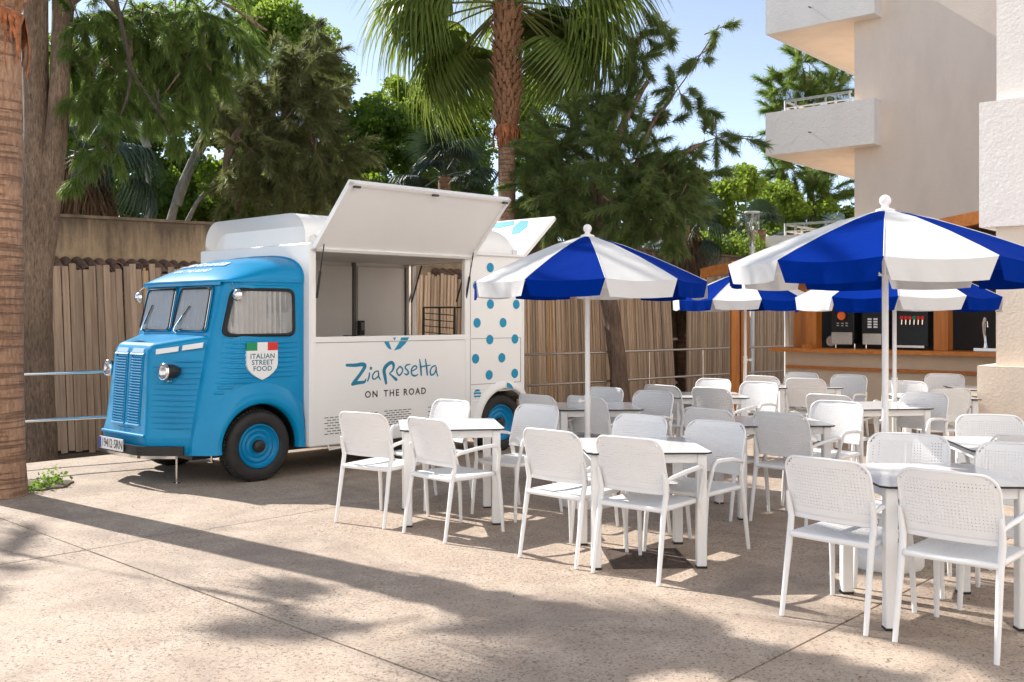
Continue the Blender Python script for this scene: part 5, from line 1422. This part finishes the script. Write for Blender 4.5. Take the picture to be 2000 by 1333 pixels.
def in_ellipsoid(n, c, r, shell=.0):
    d = unit(rg.normal(size=(n, 3))); rad = rg.uniform(shell**3, 1, size=(n, 1))**(1/3)
    return np.array(c)+d*rad*np.array(r)
def broad_leaves(P, size, origin):
    n = len(P); a = unit(rg.normal(size=(n, 3))+np.array([0, 0, .0])); b = unit(np.cross(a, rg.normal(size=(n, 3))))
    s = size*rg.uniform(.6, 1.3, size=(n, 1)); P = P-np.array(origin)
    # diamond-ish leaf, folded slightly: 4 verts
    nrm = np.cross(a, b)
    v0 = P; v1 = P+a*s*.5+b*s*.38+nrm*s*.08; v2 = P+a*s; v3 = P+a*s*.45-b*s*.38+nrm*s*.08
    V = np.stack([v0, v1, v2, v3], 1).reshape(-1, 3); F = np.arange(4*n).reshape(-1, 4)
    return V, F
def clump_leaves(centers, radii, per, size, origin):
    # sub-clumps for a lumpy crown
    Ps = []
    for c, r in zip(centers, radii):
        Ps.append(in_ellipsoid(int(per), c, r, .35))
    return broad_leaves(np.concatenate(Ps), size, origin)
def needle_sprays(P, D, n_need, L, wd, origin, spread=.5, droop=.25):
    # P: bases (n,3), D: dirs (n,3)
    n = len(P); P = np.repeat(P, n_need, 0); D0 = np.repeat(D, n_need, 0)
    t = rg.uniform(0, 1, size=(len(P), 1))
    d = unit(D0+rg.normal(size=D0.shape)*spread); ln = L*rg.uniform(.55, 1.15, size=(len(P), 1))
    base = P+D0*L*.9*t-np.array(origin)
    side = unit(np.cross(d, rg.normal(size=d.shape)))*wd
    mid = base+d*ln*.5; tip = base+d*ln; tip[:, 2] -= droop*ln[:, 0]*.6; mid[:, 2] -= droop*ln[:, 0]*.12
    V = np.stack([base-side*.5, base+side*.5, mid+side*.5, tip, mid-side*.5], 1)
    nn_ = len(P); i = np.arange(nn_)*5
    F = np.concatenate([np.stack([i, i+1, i+2, i+4], 1)]); F2 = np.stack([i+4, i+2, i+3, i+3], 1)
    # use quads then tip as a second quad with tiny width
    V = np.stack([base-side*.5, base+side*.5, mid+side*.5, mid-side*.5, tip+side*.12, tip-side*.12], 1).reshape(-1, 3)
    i = np.arange(nn_)*6
    F = np.concatenate([np.stack([i, i+1, i+2, i+3], 1), np.stack([i+3, i+2, i+4, i+5], 1)])
    return V, F
def limb(mb, a, b_, r0, r1, n=8, bend=.12, seg=6, rng=random):
    a, b_ = Vector(a), Vector(b_); L = (b_-a).length; off = Vector((rng.uniform(-1, 1), rng.uniform(-1, 1), rng.uniform(-.3, .6)))*L*bend
    pts = []
    for k in range(seg+1):
        t = k/seg; pts.append(a.lerp(b_, t)+off*math.sin(t*math.pi)*.8+Vector((rng.uniform(-1, 1), rng.uniform(-1, 1), 0))*L*.012)
    mb.tube(pts, [r0+(r1-r0)*(k/seg) for k in range(seg+1)], n); return pts
def rough(me, amp, freq=3.0, seed=0):
    rng2 = np.random.default_rng(seed); n = len(me.vertices); co = np.empty(n*3, dtype=np.float32); me.vertices.foreach_get('co', co); co = co.reshape(-1, 3)
    ph = rng2.uniform(0, 6, (4, 3)); d = np.zeros(n)
    for k in range(4): d += np.sin(co[:, 0]*freq*(k+1)*2.3+ph[k, 0])*np.sin(co[:, 1]*freq*(k+1)*2.1+ph[k, 1]+co[:, 2]*freq*.5)/(k+1)
    nr = np.empty(n*3, dtype=np.float32); me.vertices.foreach_get('normal', nr); nr = nr.reshape(-1, 3)
    me.vertices.foreach_set('co', (co+nr*d[:, None]*amp).ravel().astype(np.float32)); me.update()
    return me

def E_(px, py, Y, rx, rz, ry=None):   # ellipsoid from its look in the view: centre pixel, distance, radii in photo pixels
    c = at(px, py, Y); s = Y/1944
    return (tuple(c), (rx*s, ry if ry else rx*s*.9, rz*s))
# ---- broadleaf trees beyond the wall
def broad_tree(base, blobs, label, per_m2, size, mats, trunk=None, group='leafy trees beyond the garden wall', tr=.11, bark='bark_pale'):
    base = Vector(base); e = empty('leafy_tree', base, 0, label, 'tree', group)
    Vs = []; Fs = []; off = 0; cs = []; rs = []; per = []
    for (c, r) in blobs:
        # break every blob in sub-clumps
        area = 4*math.pi*((r[0]*r[2]+r[0]*r[1]+r[1]*r[2])/3)
        ns = max(4, int(area*1.3)); sub = in_ellipsoid(ns, c, [q*.85 for q in r], .3)
        for s_ in sub:
            q = rg.uniform(.28, .6); n = int(per_m2*area/ns)
            P = in_ellipsoid(n, s_, (q, q, q*.7), .45); V, F = broad_leaves(P, size, base); Vs.append(V); Fs.append(F+off); off += len(V)
    me = mesh_np('crown', np.concatenate(Vs), F4=np.concatenate(Fs)); link('crown', me, e, LF[mats])
    mb = MB(); rng = random.Random(int(abs(base.x*100)))
    top = Vector(blobs[0][0])-base
    tr_pts = trunk or [(0, 0, 0), tuple(top*.5), tuple(top)]
    for k, pth in enumerate(tr_pts if isinstance(tr_pts[0], list) else [tr_pts]):
        n_ = len(pth); mb.tube([Vector(p) for p in pth], [tr*(1-.75*i/(n_-1)) for i in range(n_)], 8)
    for (c, r) in blobs: limb(mb, top*.45, Vector(c)-base, tr*.5, tr*.15, 6, rng=rng)
    obj('trunk', mb, M[bark], e, 60)
    return e
zg = -.31
BT = [
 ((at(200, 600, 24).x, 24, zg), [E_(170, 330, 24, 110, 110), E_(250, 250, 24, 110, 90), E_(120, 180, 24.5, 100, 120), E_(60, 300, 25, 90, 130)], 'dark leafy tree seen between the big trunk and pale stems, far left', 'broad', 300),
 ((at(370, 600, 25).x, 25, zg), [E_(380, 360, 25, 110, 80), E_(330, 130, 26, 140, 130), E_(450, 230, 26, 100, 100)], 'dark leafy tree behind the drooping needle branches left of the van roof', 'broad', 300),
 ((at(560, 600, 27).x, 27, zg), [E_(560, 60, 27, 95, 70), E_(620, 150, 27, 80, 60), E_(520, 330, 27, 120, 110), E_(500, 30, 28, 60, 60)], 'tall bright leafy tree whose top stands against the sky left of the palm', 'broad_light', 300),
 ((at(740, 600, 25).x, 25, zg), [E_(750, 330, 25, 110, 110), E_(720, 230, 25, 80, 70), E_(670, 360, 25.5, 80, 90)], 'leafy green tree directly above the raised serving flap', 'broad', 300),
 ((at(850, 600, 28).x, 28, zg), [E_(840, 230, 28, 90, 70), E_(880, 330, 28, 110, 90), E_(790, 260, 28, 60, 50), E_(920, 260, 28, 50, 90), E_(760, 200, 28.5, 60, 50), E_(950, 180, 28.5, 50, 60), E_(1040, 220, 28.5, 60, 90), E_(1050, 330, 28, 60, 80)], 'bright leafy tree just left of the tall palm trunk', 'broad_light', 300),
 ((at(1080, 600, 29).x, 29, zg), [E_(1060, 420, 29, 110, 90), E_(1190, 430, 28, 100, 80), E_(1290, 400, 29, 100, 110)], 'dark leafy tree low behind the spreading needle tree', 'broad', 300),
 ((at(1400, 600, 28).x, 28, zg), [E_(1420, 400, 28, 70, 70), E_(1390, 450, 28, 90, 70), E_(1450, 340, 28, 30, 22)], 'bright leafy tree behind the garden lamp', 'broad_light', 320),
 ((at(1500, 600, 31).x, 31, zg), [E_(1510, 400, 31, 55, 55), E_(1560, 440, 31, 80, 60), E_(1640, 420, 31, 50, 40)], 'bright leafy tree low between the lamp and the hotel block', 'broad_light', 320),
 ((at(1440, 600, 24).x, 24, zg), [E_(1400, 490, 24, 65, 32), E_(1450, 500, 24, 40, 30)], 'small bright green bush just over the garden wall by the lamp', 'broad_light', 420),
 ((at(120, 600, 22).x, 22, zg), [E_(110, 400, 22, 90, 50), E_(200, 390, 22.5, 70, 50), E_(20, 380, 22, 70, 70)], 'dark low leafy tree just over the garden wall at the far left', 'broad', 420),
 ((at(400, 600, 22.5).x, 22.5, zg), [E_(300, 395, 22.5, 80, 50), E_(400, 400, 22.8, 90, 50), E_(470, 390, 23, 60, 60)], 'dark low leafy tree just over the garden wall behind the pale stems', 'broad', 420),
 ((at(640, 600, 23.5).x, 23.5, zg), [E_(600, 380, 23.5, 90, 60), E_(690, 400, 23.8, 80, 60)], 'dark low leafy tree right behind the van roof', 'broad', 380),
]
for b_, bl, lb, mt, pm_ in BT: broad_tree(b_, bl, lb, pm_*1.6, .115 if 'bush' not in lb else .08, mt)
# pale stems left (seen under the canopy)
def stems(paths, label, bark, Y, r, name='bare_tree'):
    b0 = at(paths[0][0][0], paths[0][0][1], Y); b0.z = zg
    e = empty(name, b0, 0, label, 'tree'); mb = MB()
    for pth in paths:
        pts = [at(x, y, Y)-b0 for x, y in pth]; mb.tube(pts, [r*(1-.5*i/(len(pts)-1)) for i in range(len(pts))], 9)
    obj('trunk', mb, M[bark], e, 60); return e, b0
e, b0 = stems([[(290, 640), (290, 430), (289, 330), (288, 262)], [(289, 290), (270, 250), (240, 190)]], 'straight pale grey stem rising behind the garden wall, left of two slanting ones', 'bark_pale', 20.5, .085)
V, F = clump_leaves([tuple(at(240, 180, 20.5))], [(.5, .5, .4)], 500, .14, b0); link('crown', mesh_np('crown', V, F4=F), e, LF['broad'])
e, b0 = stems([[(320, 640), (332, 436), (350, 370), (385, 290), (425, 205)], [(345, 400), (368, 340), (400, 285)]], 'forked pale grey stem slanting right behind the garden wall', 'bark_pale', 20, .10)
V, F = clump_leaves([tuple(at(425, 190, 20))], [(.6, .5, .4)], 500, .14, b0); link('crown', mesh_np('crown', V, F4=F), e, LF['broad'])
e, b0 = stems([[(350, 640), (364, 436), (385, 395), (412, 362)]], 'thin pale stem leaning right beside the van roof', 'bark_pale', 19.5, .06)
V, F = clump_leaves([tuple(at(420, 345, 19.5))], [(.4, .4, .4)], 300, .14, b0); link('crown', mesh_np('crown', V, F4=F), e, LF['broad'])

# ---- needle trees
def needle_tree(name, base, label, trunk_paths, blobs, bark, leaf, nspr, L=.34, wd=.011, nn=26, spread=.45, droop=.35, out=.6, down=-.25, cat='tree', group=None, trad=None, twigs=True, extra=None):
    base = Vector(base); e = empty(name, base, 0, label, cat, group); mb = MB()
    for k, (pth, r0, r1) in enumerate(trunk_paths):
        pts = [Vector(p)-base for p in pth]; Q = []
        for i in range(len(pts)-1):
            p0, p1, p2, p3 = pts[max(0, i-1)], pts[i], pts[i+1], pts[min(len(pts)-1, i+2)]
            for q in range(5):
                t = q/5; Q.append(.5*((2*p1)+(-p0+p2)*t+(2*p0-5*p1+4*p2-p3)*t*t+(-p0+3*p1-3*p2+p3)*t**3))
        Q.append(pts[-1]); n_ = len(Q)
        if r0 > .1:
            Q2 = []
            for i in range(n_-1):
                m_ = max(1, int((Q[i+1]-Q[i]).length/.07)); Q2 += [Q[i].lerp(Q[i+1], q/m_) for q in range(m_)]
            Q = Q2+[Q[-1]]; n_ = len(Q)
        mb.tube(Q, [r0+(r1-r0)*i/(n_-1) for i in range(n_)], 44 if r0 > .1 else 8)
    me = mb.mesh('trunk', 70); rough(me, .018 if trunk_paths[0][1] > .1 else .004, 3.5, 3)
    if trunk_paths[0][1] > .15:
        from mathutils import noise as _nz
        for v in me.vertices:
            p = v.co; k_ = _nz.fractal(Vector((p.x*9, p.y*9, p.z*1.3)), 1.0, 2.0, 3); v.co = p+v.normal*.022*k_
    link('trunk', me, e, M[bark])
    Vs = []; Fs = []; off = 0; tb = MB(); rng = random.Random(5)
    top = Vector(trunk_paths[0][0][-1])
    for bi, bl in enumerate(blobs):
        c, r = bl[0], bl[1]; dens = bl[2] if len(bl) > 2 else 1.0
        c = np.array(c); n = int(nspr*dens*(r[0]*r[2])**.9)
        # branchlets: curved chains from the blob's inner side outwards
        nb_ = max(3, n//14); starts = in_ellipsoid(nb_, c, [q*.6 for q in r], 0)
        dirs = unit((starts-c)/np.array(r)*out+rg.normal(size=(nb_, 3))*.55+np.array([0, 0, down])); 
        for s_, d_ in zip(starts, dirs):
            ln = rg.uniform(.4, .9)*min(r[0], 1.2)*1.2; k = 14
            t = np.linspace(0, 1, k)[:, None]; pts = s_+d_*ln*t+np.array([0, 0, -1])*(ln*.35*droop)*t**2
            V, F = needle_sprays(pts, np.repeat(unit(d_+np.array([0, 0, -droop*.6]))[None], k, 0), nn, L, wd, base, spread, droop)
            Vs.append(V); Fs.append(F+off); off += len(V)
            if twigs and rng.random() < .4: tb.tube([Vector(p)-base for p in (pts[0]-d_*.3, pts[5], pts[-1])], [.012, .008, .004], 4)
    me = mesh_np('crown', np.concatenate(Vs), F4=np.concatenate(Fs)); link('crown', me, e, LF[leaf])
    if twigs and tb.v: o = obj('twigs', tb, M[bark], e); o['kind'] = 'stuff'
    return e
# big double trunk, left
T2 = at(78, 903, 13.0)
def P_(px, py, Y): return tuple(at(px, py, Y))
needle_tree('needle_tree', (T2.x, 13.0, -.31), 'big rough grey-brown tree with forked trunk at the left, drooping needle branches',
  [([P_(72, 915, 13), P_(72, 700, 13), P_(70, 480, 13), P_(70, 300, 13), P_(70, 150, 13), P_(72, -60, 13)], .235, .14),
   ([P_(78, 640, 13.0), P_(84, 520, 13.0), P_(98, 380, 12.98), P_(112, 220, 13.0), P_(120, 60, 13.1), P_(124, -80, 13.2)], .12, .135),
   ([P_(120, 20, 13.1), P_(190, -10, 13.3), P_(250, 60, 13.5), P_(260, 150, 13.4), P_(330, 240, 13.3)], .05, .012),
   ([P_(110, -20, 13.1), P_(260, -40, 13.6), P_(420, 0, 14), P_(520, 60, 14.4)], .06, .012)],
  [E_(165, 60, 13.3, 75, 90) , E_(210, 160, 13.3, 70, 60), E_(260, 60, 13.8, 110, 70), E_(300, 120, 14, 85, 60), E_(360, 40, 14, 110, 70), E_(390, 130, 14, 70, 60),
   E_(440, 40, 14.5, 90, 60), E_(320, 190, 13.6, 50, 40), (*E_(150, 190, 13.0, 32, 40), .7), ((-4.3, 12.2, 7.1), (1.25, 1.0, .6), .42), ((-4.1, 11.3, 8.5), (1.5, 1.1, .6), .30)],
  'bark', 'needle', 1100, L=.17, wd=.0075, nn=28, down=-.5, droop=.6)
needle_tree('needle_bough', tuple(at(240, -80, 12.4)), 'low fresh-green drooping needle bough hanging at the upper left',
  [([P_(200, -120, 12.2), P_(235, 40, 12.4), P_(255, 150, 12.5), P_(230, 240, 12.5), P_(190, 330, 12.4)], .035, .008), ([P_(245, 120, 12.4), P_(290, 190, 12.5), P_(335, 270, 12.5)], .02, .006)],
  [E_(210, 225, 12.4, 34, 30), E_(185, 285, 12.4, 30, 30), E_(152, 348, 12.3, 13, 26), E_(305, 215, 12.5, 34, 20), E_(345, 262, 12.5, 18, 11), E_(232, 300, 12.4, 16, 26)],
  'bark_dark', 'needle_light', 1500, L=.14, wd=.0065, nn=26, down=-.7, droop=.8, cat='branch')
# olive needle tree with curved reddish trunk behind the van roof
needle_tree('needle_tree', (at(478, 600, 18.6).x, 18.6, zg), 'olive needle tree with a curved reddish trunk rising over the van roof',
  [([P_(480, 640, 18.6), P_(470, 425, 18.6), P_(446, 360, 18.6), P_(444, 300, 18.6), P_(470, 250, 18.7), P_(500, 235, 18.8)], .10, .04),
   ([P_(545, 640, 18.7), P_(548, 420, 18.7), P_(556, 380, 18.8), P_(570, 300, 19)], .05, .03), ([P_(446, 310, 18.6), P_(480, 240, 18.7), P_(540, 150, 19), P_(600, 80, 19)], .05, .012)],
  [E_(500, 300, 18.6, 75, 70), E_(560, 230, 18.8, 95, 80), E_(620, 290, 18.8, 75, 80), E_(560, 350, 18.8, 80, 45), E_(520, 150, 19, 90, 75), E_(590, 120, 19, 65, 55), E_(470, 380, 18.4, 45, 40),
   E_(640, 190, 19, 45, 60), E_(440, 200, 19, 60, 60), (*E_(612, 62, 19, 22, 18), .9), E_(650, 360, 18.9, 40, 50)],
  'bark_red', 'needle_olive', 850, L=.21, wd=.0095, nn=28, down=-.15, droop=.35)
# spreading dark needle tree right of the palm
CT = at(1208, 790, 18.0)
needle_tree('needle_tree', (CT.x, 17.6, 0), 'dark spreading needle tree leaning over the stick fence right of the palm',
  [([P_(1212, 800, 17.6), P_(1206, 700, 17.6), P_(1192, 600, 17.6), P_(1172, 500, 17.8), P_(1170, 440, 17.9), P_(1182, 380, 18), P_(1190, 345, 18), P_(1215, 250, 18.2), P_(1265, 160, 18.3)], .175, .03),
   ([P_(1176, 480, 17.8), P_(1205, 430, 17.7), P_(1235, 370, 17.7)], .09, .04), ([P_(1172, 450, 17.9), P_(1160, 390, 18), P_(1150, 330, 18), P_(1120, 250, 18)], .09, .03),
   ([P_(1230, 370, 17.8), P_(1270, 250, 17.9), P_(1320, 180, 18), P_(1405, 50, 18.1)], .035, .006), ([P_(1220, 380, 17.7), P_(1320, 310, 17.8), P_(1400, 270, 17.9), P_(1475, 268, 18)], .03, .005)],
  [E_(1080, 300, 18.2, 65, 60), E_(1110, 380, 17.8, 70, 60), E_(1060, 370, 18.3, 55, 60), E_(1150, 270, 18.2, 80, 60), E_(1200, 200, 18.4, 60, 60), E_(1220, 320, 17.6, 85, 60), E_(1290, 350, 17.6, 75, 50), E_(1230, 400, 17.4, 80, 45), E_(1310, 400, 17.4, 60, 40),
   E_(1290, 440, 17.4, 50, 38), E_(1080, 440, 17.9, 50, 38), E_(1340, 300, 17.8, 55, 32), (*E_(1240, 110, 18.3, 40, 45), .9), (*E_(1330, 170, 18.1, 42, 30), .6), (*E_(1365, 110, 18.1, 28, 26), .6), (*E_(1400, 60, 18.1, 14, 22), .8), (*E_(1390, 262, 17.9, 40, 16), .9), (*E_(1445, 270, 18, 32, 9), 1.1), (*E_(1290, 240, 18, 40, 30), .7), (*E_(1370, 215, 18.1, 26, 16), .5),
   E_(1300, 60, 18.6, 30, 25), E_(1370, 345, 17.8, 35, 22), E_(1260, 60, 18.6, 20, 30)],
  'bark_red', 'needle_blue', 1150, L=.19, wd=.009, nn=28, down=-.05, droop=.30)
# pine behind the balconies
needle_tree('pine_tree', (at(1583, 600, 32).x, 32, zg), 'pine tree behind the hotel balconies',
  [([P_(1588, 640, 32), P_(1584, 420, 32), P_(1580, 330, 32), P_(1575, 220, 32), P_(1580, 150, 32)], .16, .07)],
  [E_(1560, 130, 32, 45, 30), E_(1530, 180, 32, 35, 30), E_(1600, 190, 31.8, 60, 28), E_(1640, 150, 32, 34, 22), E_(1570, 240, 32, 60, 40), E_(1520, 215, 32, 22, 14), E_(1545, 330, 32, 60, 28), E_(1620, 380, 31.8, 50, 40), E_(1550, 400, 32, 40, 50), E_(1640, 300, 32, 40, 50), E_(1505, 315, 32, 18, 12)],
  'bark_red', 'needle', 600, L=.30, wd=.014, nn=24, down=.15, droop=.1)

# ---- palms
def frond_mesh(seed, L=1.05, spanA=105, nseg=40, droop=.9, wd=.05):
    rng = random.Random(seed); mb = MB()
    # petiole along +x from origin (length 1), blade from x=Lp
    Lp = .95; mb.tube([(0, 0, 0), (.3, 0, .04), (.65, 0, .04), (Lp, 0, 0)], [.03, .022, .017, .013], 6, mi=1, flat=.6)
    c = Vector((Lp, 0, 0))
    for k in range(nseg):
        a = R(-spanA+2*spanA*k/(nseg-1)); ln = L*(1-.22*abs(a/R(spanA))**2)*rng.uniform(.93, 1.06)
        d0 = Vector((math.cos(a), math.sin(a), 0)); up_ = .10*math.cos(a)
        da = R(2*spanA/(nseg-1)); segs = 8; L_, R_, C_ = [], [], []
        split = rng.uniform(.48, .6)
        for i in range(segs+1):
            t = i/segs; r_ = ln*t
            dr = droop*max(0, t-.38)**1.7*ln*rng.uniform(.96, 1.04)*1.6+.12*t*t*ln
            shrink = 1-.42*max(0, t-.45)
            p = c+d0*(r_*shrink)+Vector((0, 0, up_*t-dr))
            w_ = r_*math.tan(da/2)*1.04 if t < split else split*ln*math.tan(da/2)*1.04*(1-((t-split)/(1-split))**.7*.93)
            w_ = max(w_, .0022)
            sd = Vector((-d0.y, d0.x, 0)); fold = w_*.55
            L_.append(p+sd*w_+Vector((0, 0, fold*.5))); R_.append(p-sd*w_+Vector((0, 0, fold*.5))); C_.append(p-Vector((0, 0, fold*.5)))
        n_ = segs+1; mb.add(L_+C_+R_, [(i, i+1, n_+i+1, n_+i) for i in range(segs)]+[(n_+i, n_+i+1, 2*n_+i+1, 2*n_+i) for i in range(segs)])
    me = mb.mesh('frond')
    return me
FM = [frond_mesh(s_, 1.12, 112, 44, .55+.18*s_) for s_ in range(3)]+[frond_mesh(9, 1.12, 95, 38, 1.35)]
for me in FM: me.materials.append(LF['palm']); me.materials.append(mat('petiole', (.16, .17, .05), .5))
FM2 = []  # darker copies of the fronds: shade painted in for the small palms
for me in FM:
    m2_ = me.copy(); m2_.materials.clear(); m2_.materials.append(LF['palm_blue_shade']); m2_.materials.append(M['boot']); FM2.append(m2_)
def palm(base, H, label, rb, rt, fronds, boots=None, fs=1.0, lean=(0, 0), mats=None, skirt=None, name='fan_palm'):
    e = empty(name, base, 0, label, 'palm tree')
    mb = MB(); n_ = 22; pts = []; rad = []
    for k in range(n_+1):
        t = k/n_; z = H*t; pts.append((lean[0]*t*t, lean[1]*t*t, z)); rad.append((rb+(rt-rb)*t)*(1+.018*math.sin(z*26))+(rb*.12*max(0, .05-t)/.05))
    mb.tube(pts, rad, 28); me = mb.mesh('trunk', 70); link('trunk', me, e, M['palm_bark'])
    if boots:
        z0, z1, rr = boots; rng = random.Random(3); mbb = MB(); row = 0; z = z0
        bmb = MB()
        bmb.add([(-.05, 0, 0), (.05, 0, 0), (.038, .035, .10), (-.038, .035, .10), (.024, .085, .19), (-.024, .085, .19), (-.05, -.03, 0), (.05, -.03, 0), (.036, .012, .11), (-.036, .012, .11), (.02, .065, .195), (-.02, .065, .195)],
                [(0, 1, 2, 3), (3, 2, 4, 5), (7, 6, 9, 8), (8, 9, 11, 10), (0, 3, 9, 6), (3, 5, 11, 9), (2, 1, 7, 8), (4, 2, 8, 10), (5, 4, 10, 11), (1, 0, 6, 7)])
        bme = bmb.mesh('leaf_base', 40)
        while z < z1:
            nn_ = 9
            for q in range(nn_):
                a = 2*math.pi*(q/nn_+.5*(row % 2)/nn_)+rng.uniform(-.12, .12); t = (z-z0)/(z1-z0); r_ = rr*(.72+.28*math.sin(min(1, t*1.6+.25)*math.pi*.5))
                o = link('leaf_base', bme, e, M['boot'], (lean[0]+r_*math.cos(a), lean[1]+r_*math.sin(a), z+rng.uniform(-.03, .03)))
                o.rotation_euler = (R(rng.uniform(-14, 16)), R(rng.uniform(-10, 10)), a-math.pi/2+rng.uniform(-.2, .2)); s_ = rng.uniform(.8, 1.15); o.scale = (s_, s_, s_)
            z += .085; row += 1
        mb = MB(); mb.tube([(lean[0], lean[1], z0-.02), (lean[0], lean[1], z1)], [rr*.70, rr*.8], 18); obj('dead_leaf_core', mb, M['boot'], e, 60)
        mb = MB(); mb.tube([(lean[0], lean[1], z0-.42), (lean[0], lean[1], z0-.2), (lean[0], lean[1], z0), (lean[0], lean[1], z0+.04)], [rr*.62, rr*.76, rr*.98, rr*.7], 22); me = mb.mesh('fibre_sheath', 60); rough(me, .012, 9, 2); link('fibre_sheath', me, e, M['fibre'])
        sb = MB()
        for q in range(34):
            a = rng.uniform(0, 6.283); ln = rng.uniform(.15, .5); w_ = rng.uniform(.015, .05); r1 = rr*rng.uniform(.93, 1.02); zt2 = z0+rng.uniform(-.08, .04); c_, s2 = math.cos(a), math.sin(a); row = []
            for i in range(5):
                t = i/4; ro = r1*(1+.22*math.sin(t*2.4))-rr*.12*t; ww = w_*(1-.8*t); tw = rng.uniform(-.02, .02)
                cx, cy = lean[0]+ro*c_-s2*tw, lean[1]+ro*s2+c_*tw; row.append([(cx-s2*-ww, cy+c_*-ww, zt2-ln*t), (cx+c_*.012, cy+s2*.012, zt2-ln*t), (cx-s2*ww, cy+c_*ww, zt2-ln*t)])
            sb.grid(row)
        o = obj('hanging_fibre', sb, M['fibre'], e, 60); o['kind'] = 'stuff'
    for (az, el, roll, si, mi_) in fronds:
        me = (mats or FM)[mi_]; o = link('frond', me, e, None, (lean[0], lean[1], H))
        q = Matrix.Rotation(R(az), 4, 'Z') @ Matrix.Rotation(R(-el), 4, 'Y') @ Matrix.Rotation(R(roll), 4, 'X')
        o.rotation_euler = q.to_euler(); o.scale = (si*fs,)*3
    return e
rng = random.Random(21)
def frond_set(n, els, seed, s0=.95, s1=1.15):
    r_ = random.Random(seed); out = []
    for i in range(n):
        el = els[i % len(els)]+r_.uniform(-8, 8); out.append((i*137.5+r_.uniform(-12, 12), el, r_.uniform(-18, 18), r_.uniform(s0, s1), r_.choice([0, 1, 2]) if el > -15 else r_.choice([1, 2, 3])))
    return out
pb = at(990, 0, 18.6)
palm((pb.x, 18.6, -.31), 7.75, 'tall fan palm with green crown standing behind the van, centre', .175, .155,
     [(-8, 2, 5, 1.3, 1), (12, -14, -5, 1.25, 2), (-28, 14, 0, 1.3, 1), (184, -4, 0, 1.25, 1), (30, 4, 0, 1.25, 0)]+[f for f in frond_set(60, [-40, -26, -10, 8, 25, 45, 65], 4, 1.0, 1.2) if not (abs((f[0] % 360)-270) < 42 and f[1] < 22)], boots=(5.45, 7.6, .225), fs=1.28)
pn = grd(-4, 968)
palm((pn.x, pn.y, 0), 6.35, 'near fan palm trunk cut by the left edge with rusty fibre at its top', .222, .172,
     frond_set(6, [-20, -2, 14, 40], 8, .9, 1.0), boots=(4.3, 6.2, .215), fs=.98)
# young bluish palm and skirted palms beyond the wall
def small_palm(px, py, Y, label, fs, n, seed, skirt=None):
    c = at(px, py, Y); H = c.z-zg
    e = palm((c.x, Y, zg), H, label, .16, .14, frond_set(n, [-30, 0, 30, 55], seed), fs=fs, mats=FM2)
    if skirt:
        P = []; D = []
        for k in range(260):
            a = rg.uniform(0, 2*math.pi); z = c.z-rg.uniform(0, skirt); P.append((c.x+.25*math.cos(a), Y+.25*math.sin(a), z)); D.append((math.cos(a)*.35, math.sin(a)*.35, -1))
        V, F = needle_sprays(np.array(P), unit(np.array(D)), 14, .55, .02, (c.x, Y, zg), .18, .3); link('dry_skirt', mesh_np('dry_skirt', V, F4=F), e, LF['dry'])
    return e
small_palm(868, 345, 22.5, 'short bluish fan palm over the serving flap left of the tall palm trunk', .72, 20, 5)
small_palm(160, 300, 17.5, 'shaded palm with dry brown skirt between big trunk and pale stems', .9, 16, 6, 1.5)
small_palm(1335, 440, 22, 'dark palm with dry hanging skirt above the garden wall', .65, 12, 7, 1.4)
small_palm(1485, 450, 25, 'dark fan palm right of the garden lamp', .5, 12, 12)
# crowns out of frame (upper left) whose shade dapples the paving
needle_tree('needle_tree', (-9.5, 11.2, 0), 'needle tree just outside the left edge shading the foreground paving',
  [([(-9.8, 11.2, 0), (-9.8, 11.1, 3), (-9.7, 11.0, 6)], .2, .1), ([(-9.8, 11.1, 4), (-8, 10.2, 4.8), (-6, 9.1, 5.0)], .04, .01)],
  [((-9.9, 11.2, 6.4), (.9, .7, .5), .35), ((-6.35, 9.35, 5.0), (.5, .38, .2), .42), ((-5.7, 8.9, 5.1), (.4, .3, .16), .3)],
  'bark', 'needle', 560, L=.34, wd=.012, nn=20, down=-.2, droop=.4)
# weeds by the near palm
def weed(x, y, s, seed):
    r_ = np.random.default_rng(seed); e = empty('weed', (x, y, .012), 0, None, 'plant', 'small green weeds at the foot of the near palm')
    n = 90; d = unit(r_.normal(size=(n, 3))+np.array([0, 0, .9])); P = d*r_.uniform(.02, .14, size=(n, 1))*s; P[:, 2] = np.abs(P[:, 2]); V, F = broad_leaves(P, .035*s, (0, 0, 0)); link('leaves', mesh_np('leaves', V, F4=F), e, LF['weed'])
    return e
for i, (px, py, s, lb) in enumerate(((106, 948, 1.2, 'right-hand and largest green weed tuft beside the near palm foot'), (84, 955, .95, 'middle small weed tuft beside the near palm foot'), (62, 962, .7, 'smallest weed tuft close against the near palm trunk'))):
    g_ = grd(px, py); w_ = weed(g_.x, g_.y, s, i); w_['label'] = lb

# fallen leaves on the paving
r_ = np.random.default_rng(4); n = 420
px_ = r_.uniform(-4.5, 4.5, n); py_ = r_.uniform(3.9, 12.5, n); P = np.stack([px_, py_, np.full(n, .006)], 1)
V = []; F = []
for k in range(n):
    a = r_.uniform(0, 6.28); s_ = r_.uniform(.006, .017); c_, q = math.cos(a), math.sin(a)
    for dx, dy, dz in ((-1, 0, 0), (0, .4, .25), (1, 0, .1), (0, -.4, .25)): V.append((px_[k]+(dx*c_-dy*q)*s_, py_[k]+(dx*q+dy*c_)*s_, .004+dz*s_))
    F.append((4*k, 4*k+1, 4*k+2, 4*k+3))
o = link('fallen_leaves', mesh_np('fallen_leaves', V, F4=F), None, mat('dry fallen leaf', (.16, .085, .04), .8)); tag(o, 'scattered tiny dry leaf fragments on the paving', 'leaf litter', None, 'stuff')
